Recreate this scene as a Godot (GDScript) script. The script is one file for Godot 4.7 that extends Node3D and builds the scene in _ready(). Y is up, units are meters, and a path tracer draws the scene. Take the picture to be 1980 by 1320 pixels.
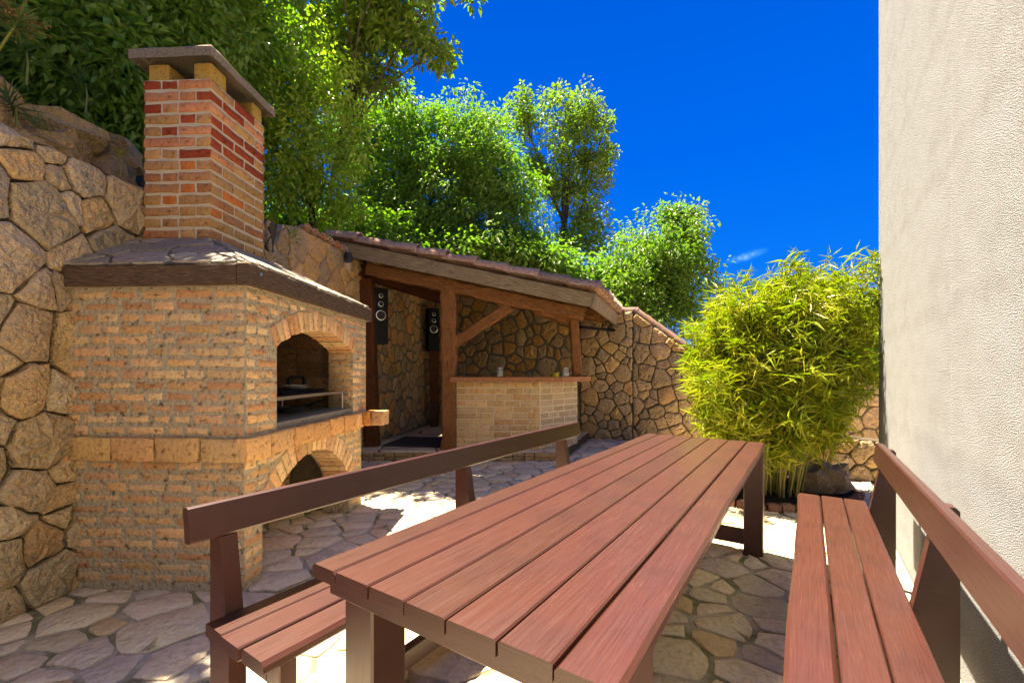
extends Node3D

# ---- photograph measurements: 1980 x 1320, focal length in pixels, horizon row, eye height
const F := 851.0
const CX := 990.0
const CY := 717.4
const EYE := 1.27
const TA := 0.5924   # angle of the table, the benches and the house wall to the view direction

var rng := RandomNumberGenerator.new()
var M := {}

# ------------------------------------------------------------------ places
func V(x: float, h: float, d: float) -> Vector3:
	return Vector3(x, h, -d)

func px(u: float, v: float, d: float) -> Vector3:
	return V((u - CX) / F * d, EYE + (CY - v) / F * d, d)

func TB(r: float, h: float, t: float) -> Vector3:
	return V(r * cos(TA) + t * sin(TA), h, -r * sin(TA) + t * cos(TA))

func RR(a: float, b: float) -> float:
	return rng.randf_range(a, b)

# ------------------------------------------------------------------ nodes
func thing(called: String, label: String, category: String, at := Vector3.ZERO, group := "") -> Node3D:
	var o := Node3D.new()
	o.name = numbered(called)
	add_child(o)
	o.position = at
	o.set_meta("label", label)
	o.set_meta("category", category)
	o.set_meta("kind", "thing")
	if group != "":
		o.set_meta("group", group)
	return o

var used := {}
func numbered(called: String) -> String:
	if not used.has(called):
		used[called] = 0
		return called
	used[called] += 1
	return "%s_%03d" % [called, used[called]]

func node(called: String, parent: Node3D) -> Node3D:
	var o := Node3D.new()
	o.name = called
	parent.add_child(o, true)
	return o

func obj(called: String, mesh: Mesh, mat: Material, parent: Node3D, xf := Transform3D()) -> MeshInstance3D:
	var o := MeshInstance3D.new()
	o.name = called
	o.mesh = mesh
	o.material_override = mat
	parent.add_child(o, true)
	o.transform = xf
	return o

func wobj(called: String, mesh: Mesh, mat: Material, parent: Node3D, world := Transform3D()) -> MeshInstance3D:
	var p := Transform3D()
	var n: Node = parent
	while n != self:
		p = (n as Node3D).transform * p
		n = n.get_parent()
	return obj(called, mesh, mat, parent, p.affine_inverse() * world)

func tag(o: Node, label: String, category: String, group := "", kind := "") -> void:
	o.set_meta("label", label)
	if category != "":
		o.set_meta("category", category)
	if group != "":
		o.set_meta("group", group)
	if kind != "":
		o.set_meta("kind", kind)

# ------------------------------------------------------------------ mesh collector
class MB:
	var v := PackedVector3Array()
	var n := PackedVector3Array()
	var uv := PackedVector2Array()
	var c := PackedColorArray()
	var col := Color(1, 1, 1)
	# corners given counter-clockwise as seen from outside; Godot wants clockwise
	func tri(a: Vector3, b: Vector3, d: Vector3, ua := Vector2.ZERO, ub := Vector2.ZERO, ud := Vector2.ZERO) -> void:
		var m := (b - a).cross(d - a).normalized()
		v.append(a); v.append(d); v.append(b)
		n.append(m); n.append(m); n.append(m)
		uv.append(ua); uv.append(ud); uv.append(ub)
		c.append(col); c.append(col); c.append(col)
	func trin(a: Vector3, b: Vector3, d: Vector3, na: Vector3, nb: Vector3, nd: Vector3) -> void:
		v.append(a); v.append(d); v.append(b)
		n.append(na); n.append(nd); n.append(nb)
		uv.append(Vector2(a.x, a.y)); uv.append(Vector2(d.x, d.y)); uv.append(Vector2(b.x, b.y))
		c.append(col); c.append(col); c.append(col)
	func quad(a: Vector3, b: Vector3, d: Vector3, e: Vector3, ua := Vector2.ZERO, ub := Vector2.ZERO, ud := Vector2.ZERO, ue := Vector2.ZERO) -> void:
		tri(a, b, d, ua, ub, ud)
		tri(a, d, e, ua, ud, ue)
	func quadn(a: Vector3, b: Vector3, d: Vector3, e: Vector3, na: Vector3, nb: Vector3, nd: Vector3, ne: Vector3) -> void:
		trin(a, b, d, na, nb, nd)
		trin(a, d, e, na, nd, ne)
	func box(lo: Vector3, hi: Vector3) -> void:
		var p := func(i: int) -> Vector3: return Vector3(hi.x if i & 1 else lo.x, hi.y if i & 2 else lo.y, hi.z if i & 4 else lo.z)
		for f in [[4, 5, 7, 6], [1, 0, 2, 3], [5, 1, 3, 7], [0, 4, 6, 2], [6, 7, 3, 2], [0, 1, 5, 4]]:
			quad(p.call(f[0]), p.call(f[1]), p.call(f[2]), p.call(f[3]))
	func mesh() -> ArrayMesh:
		var a := []
		a.resize(Mesh.ARRAY_MAX)
		a[Mesh.ARRAY_VERTEX] = v
		a[Mesh.ARRAY_NORMAL] = n
		a[Mesh.ARRAY_TEX_UV] = uv
		a[Mesh.ARRAY_COLOR] = c
		var m := ArrayMesh.new()
		m.add_surface_from_arrays(Mesh.PRIMITIVE_TRIANGLES, a)
		return m

func ccw(p: PackedVector2Array) -> PackedVector2Array:
	if Geometry2D.is_polygon_clockwise(p):
		var q := PackedVector2Array(p)
		q.reverse()
		# Geometry2D measures with y down: with y up a «clockwise» ring runs counter-clockwise
		return q
	return p

func area(p: PackedVector2Array) -> float:
	var s := 0.0
	for i in p.size():
		var a := p[i]
		var b := p[(i + 1) % p.size()]
		s += a.x * b.y - b.x * a.y
	return s * 0.5

func up_ring(p: PackedVector2Array) -> PackedVector2Array:
	var q := PackedVector2Array(p)
	if area(q) < 0.0:
		q.reverse()
	return q

func centre(p: PackedVector2Array) -> Vector2:
	var s := Vector2.ZERO
	var w := 0.0
	for i in p.size():
		var a := p[i]
		var b := p[(i + 1) % p.size()]
		var k := a.x * b.y - b.x * a.y
		s += (a + b) * k
		w += k * 3.0
	return s / w if absf(w) > 1e-9 else p[0]

# outline, cut into pieces no longer than seg and shaken by jit
func rough(p: PackedVector2Array, seg: float, jit: float) -> PackedVector2Array:
	var q := PackedVector2Array()
	for i in p.size():
		var a := p[i]
		var b := p[(i + 1) % p.size()]
		var k := maxi(1, int(ceil(a.distance_to(b) / seg)))
		if a.distance_to(b) < seg * 0.25 and q.size() > 0:
			continue
		for j in k:
			q.append(a.lerp(b, float(j) / k) + Vector2(RR(-jit, jit), RR(-jit, jit)))
	return q

# a stone, brick, slate or tile with this outline: flat back, edge, rounded shoulder, domed or broken front. Local z looks out of the face.
func slab(outline: PackedVector2Array, z0: float, z1: float, bevel: float, dome: float, bump: float, col: Color, inner := true, flat := false) -> ArrayMesh:
	var mb := MB.new()
	mb.col = col
	var p := up_ring(outline)
	var k := p.size()
	var c := centre(p)
	var A := []
	var B := []
	var C := []
	var D := []
	var tilt := Vector2(RR(-bump, bump), RR(-bump, bump)) * 2.0
	for i in k:
		var e := p[i] - c
		var l := maxf(e.length(), 1e-4)
		A.append(Vector3(p[i].x, p[i].y, z0))
		B.append(Vector3(p[i].x, p[i].y, z1 - bevel * RR(0.7, 1.1)))
		var q: Vector2 = c + e * maxf(0.35, 1.0 - bevel * 1.15 / l)
		C.append(Vector3(q.x, q.y, z1 + tilt.dot(e) + RR(-bump, bump) * 0.5))
		q = c + e * RR(0.42, 0.6)
		D.append(Vector3(q.x, q.y, z1 + dome * 0.8 + tilt.dot(e) * 0.5 + RR(-bump, bump)))
	var m := Vector3(c.x, c.y, z1 + dome + RR(-bump, bump))
	for i in k:
		var j := (i + 1) % k
		mb.quad(A[i], A[j], B[j], B[i])
	if flat:
		for i in k:
			var j := (i + 1) % k
			mb.quad(B[i], B[j], C[j], C[i])
			if inner:
				mb.quad(C[i], C[j], D[j], D[i])
				mb.tri(D[i], D[j], m)
			else:
				mb.tri(C[i], C[j], m)
		return mb.mesh()
	var rings := [B, C, D] if inner else [B, C]
	var N := []
	for r in rings.size():
		var l := []
		for i in k:
			l.append(Vector3.ZERO)
		N.append(l)
	var nm := Vector3.ZERO
	for r in rings.size():
		for i in k:
			var j := (i + 1) % k
			if r + 1 < rings.size():
				var f: Vector3 = (rings[r][j] - rings[r][i]).cross(rings[r + 1][i] - rings[r][i]).normalized()
				N[r][i] += f; N[r][j] += f; N[r + 1][i] += f; N[r + 1][j] += f
			else:
				var f: Vector3 = (rings[r][j] - rings[r][i]).cross(m - rings[r][i]).normalized()
				N[r][i] += f; N[r][j] += f; nm += f
	nm = nm.normalized()
	for r in rings.size():
		for i in k:
			N[r][i] = (N[r][i] as Vector3).normalized()
	for r in rings.size():
		for i in k:
			var j := (i + 1) % k
			if r + 1 < rings.size():
				mb.quadn(rings[r][i], rings[r][j], rings[r + 1][j], rings[r + 1][i], N[r][i], N[r][j], N[r + 1][j], N[r + 1][i])
			else:
				mb.trin(rings[r][i], rings[r][j], m, N[r][i], N[r][j], nm)
	return mb.mesh()

# one slab as a child, its origin moved to its own middle
func piece(called: String, parent: Node3D, face: Transform3D, outline: PackedVector2Array, z0: float, z1: float, bevel: float, dome: float, bump: float, col: Color, mat: Material, inner := true, flat := false) -> MeshInstance3D:
	var c := centre(outline)
	var q := PackedVector2Array()
	for p in outline:
		q.append(p - c)
	return wobj(called, slab(q, z0, z1, bevel, dome, bump, col, inner, flat), mat, parent, face * Transform3D(Basis(), Vector3(c.x, c.y, 0)))

func rect(x0: float, y0: float, x1: float, y1: float) -> PackedVector2Array:
	return PackedVector2Array([Vector2(x0, y0), Vector2(x1, y0), Vector2(x1, y1), Vector2(x0, y1)])

# solid with this outline from z0 to z1
func extrude(outline: PackedVector2Array, z0: float, z1: float, col := Color(1, 1, 1)) -> ArrayMesh:
	var mb := MB.new()
	mb.col = col
	var p := up_ring(outline)
	var t := Geometry2D.triangulate_polygon(p)
	for i in range(0, t.size(), 3):
		var a := p[t[i]]
		var b := p[t[i + 1]]
		var c := p[t[i + 2]]
		if (b - a).cross(c - a) < 0.0:
			var s := b
			b = c
			c = s
		mb.tri(Vector3(a.x, a.y, z1), Vector3(b.x, b.y, z1), Vector3(c.x, c.y, z1), a, b, c)
		mb.tri(Vector3(a.x, a.y, z0), Vector3(c.x, c.y, z0), Vector3(b.x, b.y, z0), a, c, b)
	for i in p.size():
		var a := p[i]
		var b := p[(i + 1) % p.size()]
		mb.quad(Vector3(a.x, a.y, z0), Vector3(b.x, b.y, z0), Vector3(b.x, b.y, z1), Vector3(a.x, a.y, z1), Vector2(0, z0), Vector2(a.distance_to(b), z0), Vector2(a.distance_to(b), z1), Vector2(0, z1))
	return mb.mesh()

# timber along local x from 0 to length, section w (local z) by h (local y), chamfered, hewn unevenly when jit > 0; uv runs along the grain
func timber(length: float, w: float, h: float, bevel: float, jit := 0.0, segs := 1, wave := Vector2.ZERO, taper := 1.0) -> ArrayMesh:
	var mb := MB.new()
	var tn := RR(0.82, 1.14)
	mb.col = Color(tn, tn * RR(0.93, 1.08), tn * RR(0.9, 1.1))
	var o := Vector2(RR(0, 5), RR(0, 5))
	var rings := []
	var per := [0.0, w, w + bevel, w + bevel + h, w + 2 * bevel + h, 2 * w + 2 * bevel + h, 2 * w + 3 * bevel + h, 2 * w + 3 * bevel + 2 * h, 2 * w + 4 * bevel + 2 * h]
	var ph := RR(0, 6)
	for s in segs + 1:
		var f := float(s) / segs
		var hw := w * 0.5 * lerpf(1.0, taper, f)
		var hh := h * 0.5 * lerpf(1.0, taper, f)
		var right := hw + wave.y * (sin(f * 9.0 + ph) + 0.6 * sin(f * 23.0 + ph * 2.0))
		var left := hw + wave.x * (sin(f * 8.0 + ph * 3.0) + 0.6 * sin(f * 21.0 + ph))
		var b := bevel
		var q := [Vector2(-left + b, hh), Vector2(right - b, hh), Vector2(right, hh - b), Vector2(right, -hh + b), Vector2(right - b, -hh), Vector2(-left + b, -hh), Vector2(-left, -hh + b), Vector2(-left, hh - b)]
		var ring := []
		for e in q:
			var j := Vector2(RR(-jit, jit), RR(-jit, jit))
			ring.append(Vector3(f * length, e.y + j.y, e.x + j.x))
		rings.append(ring)
	for s in segs:
		for i in 8:
			var j := (i + 1) % 8
			var u0 := o.x + length * s / segs
			var u1 := o.x + length * (s + 1) / segs
			mb.quad(rings[s][i], rings[s][j], rings[s + 1][j], rings[s + 1][i], Vector2(u0, o.y + per[i]), Vector2(u0, o.y + per[i + 1]), Vector2(u1, o.y + per[i + 1]), Vector2(u1, o.y + per[i]))
	for e in [0, segs]:
		var m := Vector3(length * e / segs, 0, 0)
		for i in 8:
			var a: Vector3 = rings[e][i]
			var b: Vector3 = rings[e][(i + 1) % 8]
			# end grain is seen across the fibres
			var ua := Vector2(o.x + a.z * 0.12, o.y + a.y)
			var ub := Vector2(o.x + b.z * 0.12, o.y + b.y)
			var um := Vector2(o.x, o.y)
			if e == 0:
				mb.tri(m, b, a, um, ub, ua)
			else:
				mb.tri(m, a, b, um, ua, ub)
	return mb.mesh()

# frame whose x runs from a to b
func along(a: Vector3, b: Vector3, up := Vector3.UP) -> Transform3D:
	var x := (b - a).normalized()
	var z := x.cross(up).normalized()
	var y := z.cross(x).normalized()
	return Transform3D(Basis(x, y, z), a)

func bar(called: String, parent: Node3D, a: Vector3, b: Vector3, w: float, h: float, bevel: float, mat: Material, jit := 0.0, segs := 1, up := Vector3.UP, taper := 1.0) -> MeshInstance3D:
	return wobj(called, timber(a.distance_to(b), w, h, bevel, jit, segs, Vector2.ZERO, taper), mat, parent, along(a, b, up))

# round tube through points with radii
func tube(mb: MB, pts: Array, rad: Array, sides := 8, closed := true) -> void:
	var rings := []
	var dirs := []
	for i in pts.size():
		var a: Vector3 = pts[maxi(i - 1, 0)]
		var b: Vector3 = pts[mini(i + 1, pts.size() - 1)]
		var d := (b - a).normalized()
		var s := d.cross(Vector3(0.31, 0.2, 0.93)).normalized()
		if s.length() < 0.5:
			s = d.cross(Vector3.RIGHT).normalized()
		var t := s.cross(d)
		var ring := []
		var nn := []
		for k in sides:
			var w := TAU * k / sides
			var e := s * cos(w) + t * sin(w)
			ring.append(pts[i] + e * rad[i])
			nn.append(e)
		rings.append(ring)
		dirs.append(nn)
	for i in pts.size() - 1:
		for k in sides:
			var l := (k + 1) % sides
			mb.quadn(rings[i][l], rings[i][k], rings[i + 1][k], rings[i + 1][l], dirs[i][l], dirs[i][k], dirs[i + 1][k], dirs[i + 1][l])
	if closed:
		for k in sides:
			var l := (k + 1) % sides
			mb.tri(pts[0], rings[0][k], rings[0][l])
			mb.tri(pts[-1], rings[-1][l], rings[-1][k])

func lathe(profile: Array, sides := 24) -> ArrayMesh:   # [radius, height] from the bottom outside to the top and back
	var mb := MB.new()
	for i in profile.size() - 1:
		var a: Array = profile[i]
		var b: Array = profile[i + 1]
		var sl := Vector2(b[1] - a[1], a[0] - b[0]).normalized()
		for k in sides:
			var w0 := TAU * k / sides
			var w1 := TAU * (k + 1) / sides
			var d0 := Vector3(cos(w0), 0, -sin(w0))
			var d1 := Vector3(cos(w1), 0, -sin(w1))
			var n0 := d0 * sl.x + Vector3.UP * sl.y
			var n1 := d1 * sl.x + Vector3.UP * sl.y
			mb.quadn(d0 * a[0] + Vector3.UP * a[1], d1 * a[0] + Vector3.UP * a[1], d1 * b[0] + Vector3.UP * b[1], d0 * b[0] + Vector3.UP * b[1], n0, n1, n1, n0)
	return mb.mesh()

# ------------------------------------------------------------------ materials
func lin(r: float, g: float, b: float) -> Color:
	return Color(r, g, b).linear_to_srgb()

func ramp(stops: Array) -> Gradient:
	var g := Gradient.new()
	var o := PackedFloat32Array()
	var c := PackedColorArray()
	for s in stops:
		o.append(s[0])
		c.append(lin(s[1], s[2], s[3]))
	g.offsets = o
	g.colors = c
	return g

func noise(sd: int, freq: float, kind := FastNoiseLite.TYPE_SIMPLEX_SMOOTH, oct := 4, warp := 0.0) -> FastNoiseLite:
	var f := FastNoiseLite.new()
	f.seed = sd
	f.frequency = freq
	f.noise_type = kind
	f.fractal_octaves = oct
	if warp > 0.0:
		f.domain_warp_enabled = true
		f.domain_warp_amplitude = warp
		f.domain_warp_frequency = freq
	return f

func ntex(f: FastNoiseLite, g: Gradient = null, size := 512) -> NoiseTexture2D:
	var t := NoiseTexture2D.new()
	t.width = size
	t.height = size
	t.seamless = true
	t.seamless_blend_skirt = clampf(0.9 / (f.frequency * size), 0.02, 0.12)
	t.noise = f
	if g:
		t.color_ramp = g
	return t

func mat(tint: Color, tex: Texture2D, rough_v: float, scale: Vector3, tri: bool, height: Texture2D = null, cm := 0.0, vc := false) -> StandardMaterial3D:
	var m := StandardMaterial3D.new()
	m.albedo_color = tint
	m.albedo_texture = tex
	m.roughness = rough_v
	m.metallic_specular = 0.28 if rough_v > 0.65 else 0.45
	m.uv1_scale = scale
	m.uv1_triplanar = tri
	m.uv1_world_triplanar = tri
	m.vertex_color_use_as_albedo = vc
	if height:
		m.heightmap_enabled = true
		m.heightmap_texture = height
		m.heightmap_scale = cm
	return m

# finer grain over a material: multiplied world-space speckle
func fine(m: StandardMaterial3D, t: Texture2D, scale: float, full := true) -> StandardMaterial3D:
	m.detail_enabled = true
	m.detail_blend_mode = BaseMaterial3D.BLEND_MODE_MUL
	m.detail_uv_layer = BaseMaterial3D.DETAIL_UV_2
	m.detail_albedo = t
	m.uv2_triplanar = true
	m.uv2_world_triplanar = true
	m.uv2_scale = Vector3.ONE * scale
	return m

func plain(tint: Color, rough_v: float, metal := 0.0) -> StandardMaterial3D:
	var m := StandardMaterial3D.new()
	m.albedo_color = tint
	m.roughness = rough_v
	m.metallic = metal
	return m

func make_materials() -> void:
	var s1 := ntex(noise(3, 0.012, FastNoiseLite.TYPE_SIMPLEX_SMOOTH, 6, 22.0), ramp([[0.0, 0.42, 0.38, 0.34], [0.35, 0.72, 0.66, 0.56], [0.5, 0.95, 0.82, 0.62], [0.62, 0.80, 0.60, 0.36], [0.75, 0.95, 0.90, 0.80], [1.0, 0.6, 0.58, 0.55]]), 1024)
	var h1 := ntex(noise(5, 0.022, FastNoiseLite.TYPE_SIMPLEX_SMOOTH, 7), null, 1024)
	var h2 := ntex(noise(9, 0.035, FastNoiseLite.TYPE_CELLULAR, 3, 8.0), null, 1024)
	M.stone = mat(Color.WHITE, s1, 0.9, Vector3.ONE * 1.3, true, h1, 1.8, true)
	var pv := ntex(noise(13, 0.01, FastNoiseLite.TYPE_SIMPLEX_SMOOTH, 6, 30.0), ramp([[0.0, 0.66, 0.59, 0.50], [0.36, 0.94, 0.89, 0.80], [0.5, 1.0, 0.98, 0.93], [0.63, 0.88, 0.76, 0.57], [0.72, 0.98, 0.95, 0.9], [1.0, 0.86, 0.85, 0.82]]), 1024)
	M.paving = mat(Color.WHITE, pv, 0.75, Vector3.ONE * 0.9, true, h1, 1.2, true)
	var mo := ntex(noise(17, 0.06, FastNoiseLite.TYPE_SIMPLEX_SMOOTH, 5), ramp([[0.0, 0.55, 0.5, 0.42], [0.5, 0.85, 0.8, 0.7], [1.0, 1.0, 0.97, 0.9]]), 512)
	var moss := ntex(noise(71, 0.008, FastNoiseLite.TYPE_SIMPLEX_SMOOTH, 5, 20.0), ramp([[0.0, 0.50, 0.45, 0.36], [0.45, 0.45, 0.405, 0.32], [0.62, 0.31, 0.29, 0.19], [0.78, 0.19, 0.19, 0.09], [1.0, 0.44, 0.40, 0.31]]), 512)
	M.joint = mat(Color.WHITE, moss, 0.95, Vector3.ONE * 0.7, true, h1, 1.0)
	M.ground = mat(lin(0.66, 0.57, 0.44), mo, 0.95, Vector3.ONE * 1.3, true)
	
	M.mortar_cream = mat(lin(0.92, 0.83, 0.66), mo, 0.95, Vector3.ONE * 4.0, true, h1, 1.0)
	M.mortar_dark = mat(lin(0.16, 0.13, 0.09), mo, 0.95, Vector3.ONE * 2.5, true, h1, 2.0)
	M.mortar_grey = mat(lin(0.21, 0.19, 0.155), mo, 0.95, Vector3.ONE * 2.5, true, h1, 1.5)
	var b1 := ntex(noise(21, 0.014, FastNoiseLite.TYPE_SIMPLEX_SMOOTH, 7, 14.0), ramp([[0.0, 0.2, 0.18, 0.15], [0.15, 0.34, 0.31, 0.27], [0.27, 0.80, 0.76, 0.70], [0.45, 1.0, 0.97, 0.92], [0.68, 1.0, 1.0, 0.95], [0.82, 0.92, 0.94, 0.86], [1.0, 0.6, 0.6, 0.52]]), 1024)
	M.brick = mat(Color.WHITE, b1, 0.92, Vector3.ONE * 1.3, true, h1, 0.8, true)
	M.mortar_tan = mat(lin(0.48, 0.42, 0.315), b1, 0.95, Vector3.ONE * 1.3, true, h1, 1.2)
	M.slate = mat(Color.WHITE, b1, 0.6, Vector3.ONE * 1.5, true, h1, 1.2, true)
	var cap := ntex(noise(23, 0.04, FastNoiseLite.TYPE_CELLULAR, 4, 8.0), ramp([[0.0, 0.62, 0.58, 0.5], [0.5, 0.42, 0.38, 0.32], [1.0, 0.25, 0.22, 0.18]]), 512)
	M.cap = mat(lin(1.0, 0.92, 0.78), cap, 0.95, Vector3.ONE * 3.0, true, h2, 2.0)
	var grain := ntex(noise(25, 0.045, FastNoiseLite.TYPE_SIMPLEX_SMOOTH, 6), ramp([[0.0, 0.35, 0.33, 0.31], [0.35, 0.72, 0.70, 0.67], [0.55, 1.0, 0.98, 0.95], [0.8, 1.0, 1.0, 1.0], [1.0, 0.85, 0.82, 0.76]]), 1024)
	for k in ["stone", "brick", "slate", "cap", "mortar_tan"]:
		fine(M[k], grain, {"mortar_tan": 3.0, "stone": 2.2, "brick": 3.5, "paving": 1.6, "slate": 3.0, "cap": 4.0}[k])
	# varnished red-brown softwood, grain along u
	var g1 := ntex(noise(31, 0.012, FastNoiseLite.TYPE_SIMPLEX_SMOOTH, 5, 12.0), ramp([[0.0, 0.053, 0.0135, 0.008], [0.28, 0.068, 0.0185, 0.011], [0.5, 0.080, 0.0225, 0.0135], [0.66, 0.068, 0.0185, 0.011], [0.80, 0.093, 0.028, 0.0155], [0.885, 0.08, 0.0225, 0.013], [0.905, 0.24, 0.14, 0.085], [0.925, 0.07, 0.02, 0.011], [1.0, 0.042, 0.011, 0.007]]), 1024)
	var gh := ntex(noise(37, 0.05, FastNoiseLite.TYPE_SIMPLEX_SMOOTH, 4), null, 512)
	var grough := ntex(noise(39, 0.02, FastNoiseLite.TYPE_SIMPLEX_SMOOTH, 4), ramp([[0.0, 0.085, 0.085, 0.085], [1.0, 0.24, 0.24, 0.24]]), 512)
	M.varnish = mat(lin(0.80, 0.76, 0.74), g1, 0.42, Vector3(0.35, 11.0, 1), false, gh, 0.02)
	M.varnish.roughness_texture = grough
	M.varnish.roughness = 1.0
	M.varnish.vertex_color_use_as_albedo = true
	M.varnish.clearcoat_enabled = true
	M.varnish.clearcoat = 0.42
	M.varnish.clearcoat_roughness = 0.32
	var scuff := ntex(noise(35, 0.009, FastNoiseLite.TYPE_SIMPLEX_SMOOTH, 6, 40.0), ramp([[0.0, 0.78, 0.76, 0.78], [0.45, 0.95, 0.95, 0.97], [0.58, 1.0, 1.0, 0.98], [0.8, 1.0, 0.98, 0.9], [1.0, 0.92, 0.9, 0.9]]), 512)
	fine(M.varnish, scuff, 0.8)
	# weathered timber
	var g2 := ntex(noise(41, 0.02, FastNoiseLite.TYPE_SIMPLEX_SMOOTH, 6, 16.0), ramp([[0.0, 0.03, 0.012, 0.006], [0.26, 0.16, 0.07, 0.027], [0.40, 0.40, 0.19, 0.07], [0.47, 0.44, 0.21, 0.078], [0.495, 0.07, 0.028, 0.012], [0.52, 0.36, 0.165, 0.06], [0.66, 0.24, 0.105, 0.04], [0.72, 0.45, 0.22, 0.085], [1.0, 0.50, 0.26, 0.10]]), 1024)
	M.timber = mat(lin(0.78, 0.73, 0.68), g2, 0.7, Vector3(0.22, 3.6, 1), false, g2, 1.6)
	var g3 := ntex(noise(43, 0.02, FastNoiseLite.TYPE_SIMPLEX_SMOOTH, 6, 16.0), ramp([[0.0, 0.05, 0.036, 0.026], [0.30, 0.17, 0.135, 0.095], [0.45, 0.30, 0.25, 0.18], [0.49, 0.10, 0.078, 0.055], [0.53, 0.27, 0.225, 0.16], [0.66, 0.20, 0.16, 0.115], [0.75, 0.36, 0.31, 0.235], [1.0, 0.24, 0.20, 0.14]]), 1024)
	M.grey_timber = mat(lin(1.0, 0.93, 0.82), g3, 0.75, Vector3(0.2, 3.6, 1), false, g3, 1.0)
	var g4 := ntex(noise(47, 0.03, FastNoiseLite.TYPE_SIMPLEX_SMOOTH, 6, 16.0), ramp([[0.0, 0.05, 0.032, 0.022], [0.45, 0.115, 0.07, 0.045], [0.62, 0.15, 0.095, 0.06], [0.70, 0.34, 0.24, 0.15], [0.74, 0.13, 0.08, 0.05], [1.0, 0.09, 0.06, 0.045]]), 1024)
	M.mantel = mat(lin(0.72, 0.72, 0.70), g4, 0.7, Vector3(0.3, 5.0, 1), false, g4, 0.4)
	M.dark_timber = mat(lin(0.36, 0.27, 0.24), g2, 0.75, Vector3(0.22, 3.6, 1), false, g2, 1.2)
	# roughcast render: grains about a centimetre across
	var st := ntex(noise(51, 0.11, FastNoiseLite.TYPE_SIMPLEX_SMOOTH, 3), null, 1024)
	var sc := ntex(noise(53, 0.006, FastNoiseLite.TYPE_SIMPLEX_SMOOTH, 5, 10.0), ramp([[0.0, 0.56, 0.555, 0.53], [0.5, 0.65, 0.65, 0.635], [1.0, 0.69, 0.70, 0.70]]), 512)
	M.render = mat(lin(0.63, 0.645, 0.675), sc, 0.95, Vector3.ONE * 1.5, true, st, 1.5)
	var painted_pit_shade := ntex(noise(54, 0.10, FastNoiseLite.TYPE_SIMPLEX_SMOOTH, 2), ramp([[0.0, 0.30, 0.28, 0.25], [0.36, 0.62, 0.60, 0.56], [0.5, 1.0, 1.0, 0.98], [1.0, 1.0, 1.0, 1.0]]), 1024)  # dark specks stand for shade in the plaster pits, painted into the colour
	fine(M.render, painted_pit_shade, 1.3)
	# tiles
	var tl := ntex(noise(57, 0.02, FastNoiseLite.TYPE_SIMPLEX_SMOOTH, 6, 12.0), ramp([[0.0, 0.16, 0.11, 0.085], [0.35, 0.42, 0.25, 0.18], [0.55, 0.50, 0.32, 0.24], [0.75, 0.46, 0.38, 0.30], [1.0, 0.30, 0.24, 0.18]]), 512)
	M.tile = mat(Color.WHITE, tl, 0.9, Vector3.ONE * 2.0, true, h1, 1.0, true)
	M.soil = mat(lin(0.07, 0.05, 0.033), mo, 1.0, Vector3.ONE * 5.0, true, h2, 3.0)
	var hl := ntex(noise(61, 0.02, FastNoiseLite.TYPE_SIMPLEX_SMOOTH, 6), ramp([[0.0, 0.03, 0.03, 0.012], [0.5, 0.05, 0.065, 0.02], [1.0, 0.11, 0.10, 0.05]]), 512)
	M.hill = mat(Color.WHITE, hl, 1.0, Vector3.ONE * 0.6, true, h2, 4.0)
	M.bark = mat(Color.WHITE, ntex(noise(63, 0.03, FastNoiseLite.TYPE_SIMPLEX_SMOOTH, 5), ramp([[0.0, 0.035, 0.025, 0.018], [1.0, 0.16, 0.13, 0.10]]), 256), 0.95, Vector3.ONE * 3.0, true)
	M.leaf = plain(Color.WHITE, 0.42)
	M.leaf.vertex_color_use_as_albedo = true
	M.leaf.backlight_enabled = true
	M.leaf.backlight = Color(0.85, 1.0, 0.42)
	M.culm = plain(Color.WHITE, 0.45)
	M.culm.vertex_color_use_as_albedo = true
	M.black = plain(lin(0.008, 0.008, 0.009), 0.5)
	M.black.metallic_specular = 0.25
	M.black_matt = plain(lin(0.02, 0.02, 0.022), 0.8)
	M.steel = plain(lin(0.55, 0.56, 0.58), 0.28, 1.0)
	M.pan = plain(lin(0.22, 0.23, 0.24), 0.35, 0.9)
	M.enamel = plain(lin(0.62, 0.60, 0.52), 0.25)
	M.ring = plain(lin(0.55, 0.55, 0.56), 0.3, 0.8)
	M.wax = plain(lin(0.75, 0.52, 0.01), 0.5)
	M.soot = mat(lin(0.85, 0.72, 0.58), b1, 0.95, Vector3.ONE * 1.6, true, h1, 1.2, true)
	M.ash = mat(lin(0.26, 0.25, 0.235), mo, 0.95, Vector3.ONE * 2.0, true, h1, 0.8)
	M.glass = plain(Color(0.92, 0.95, 0.93, 0.06), 0.04)
	M.glass.transparency = BaseMaterial3D.TRANSPARENCY_ALPHA

# ------------------------------------------------------------------ cells
func scatter(poly: PackedVector2Array, rmin: float, rmax: float, tries: int, stretch := Vector2.ONE) -> Array:
	var lo := poly[0]
	var hi := poly[0]
	for p in poly:
		lo = lo.min(p)
		hi = hi.max(p)
	lo -= Vector2.ONE * rmax * 0.5
	hi += Vector2.ONE * rmax * 0.5
	var pts := []
	var grid := {}
	var cell := rmax
	for i in tries:
		var p := Vector2(RR(lo.x, hi.x), RR(lo.y, hi.y))
		var r := lerpf(rmin, rmax, pow(rng.randf(), 0.7) * (1.0 - 0.6 * float(i) / tries))
		var g := Vector2i((p / cell).floor())
		var ok := true
		for dx in range(-1, 2):
			for dy in range(-1, 2):
				for q in grid.get(g + Vector2i(dx, dy), []):
					if ((q[0] - p) / stretch).length() < (q[1] + r) * 0.5:
						ok = false
		if ok:
			var e := [p, r]
			pts.append(e)
			if not grid.has(g):
				grid[g] = []
			grid[g].append(e)
	return pts

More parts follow.
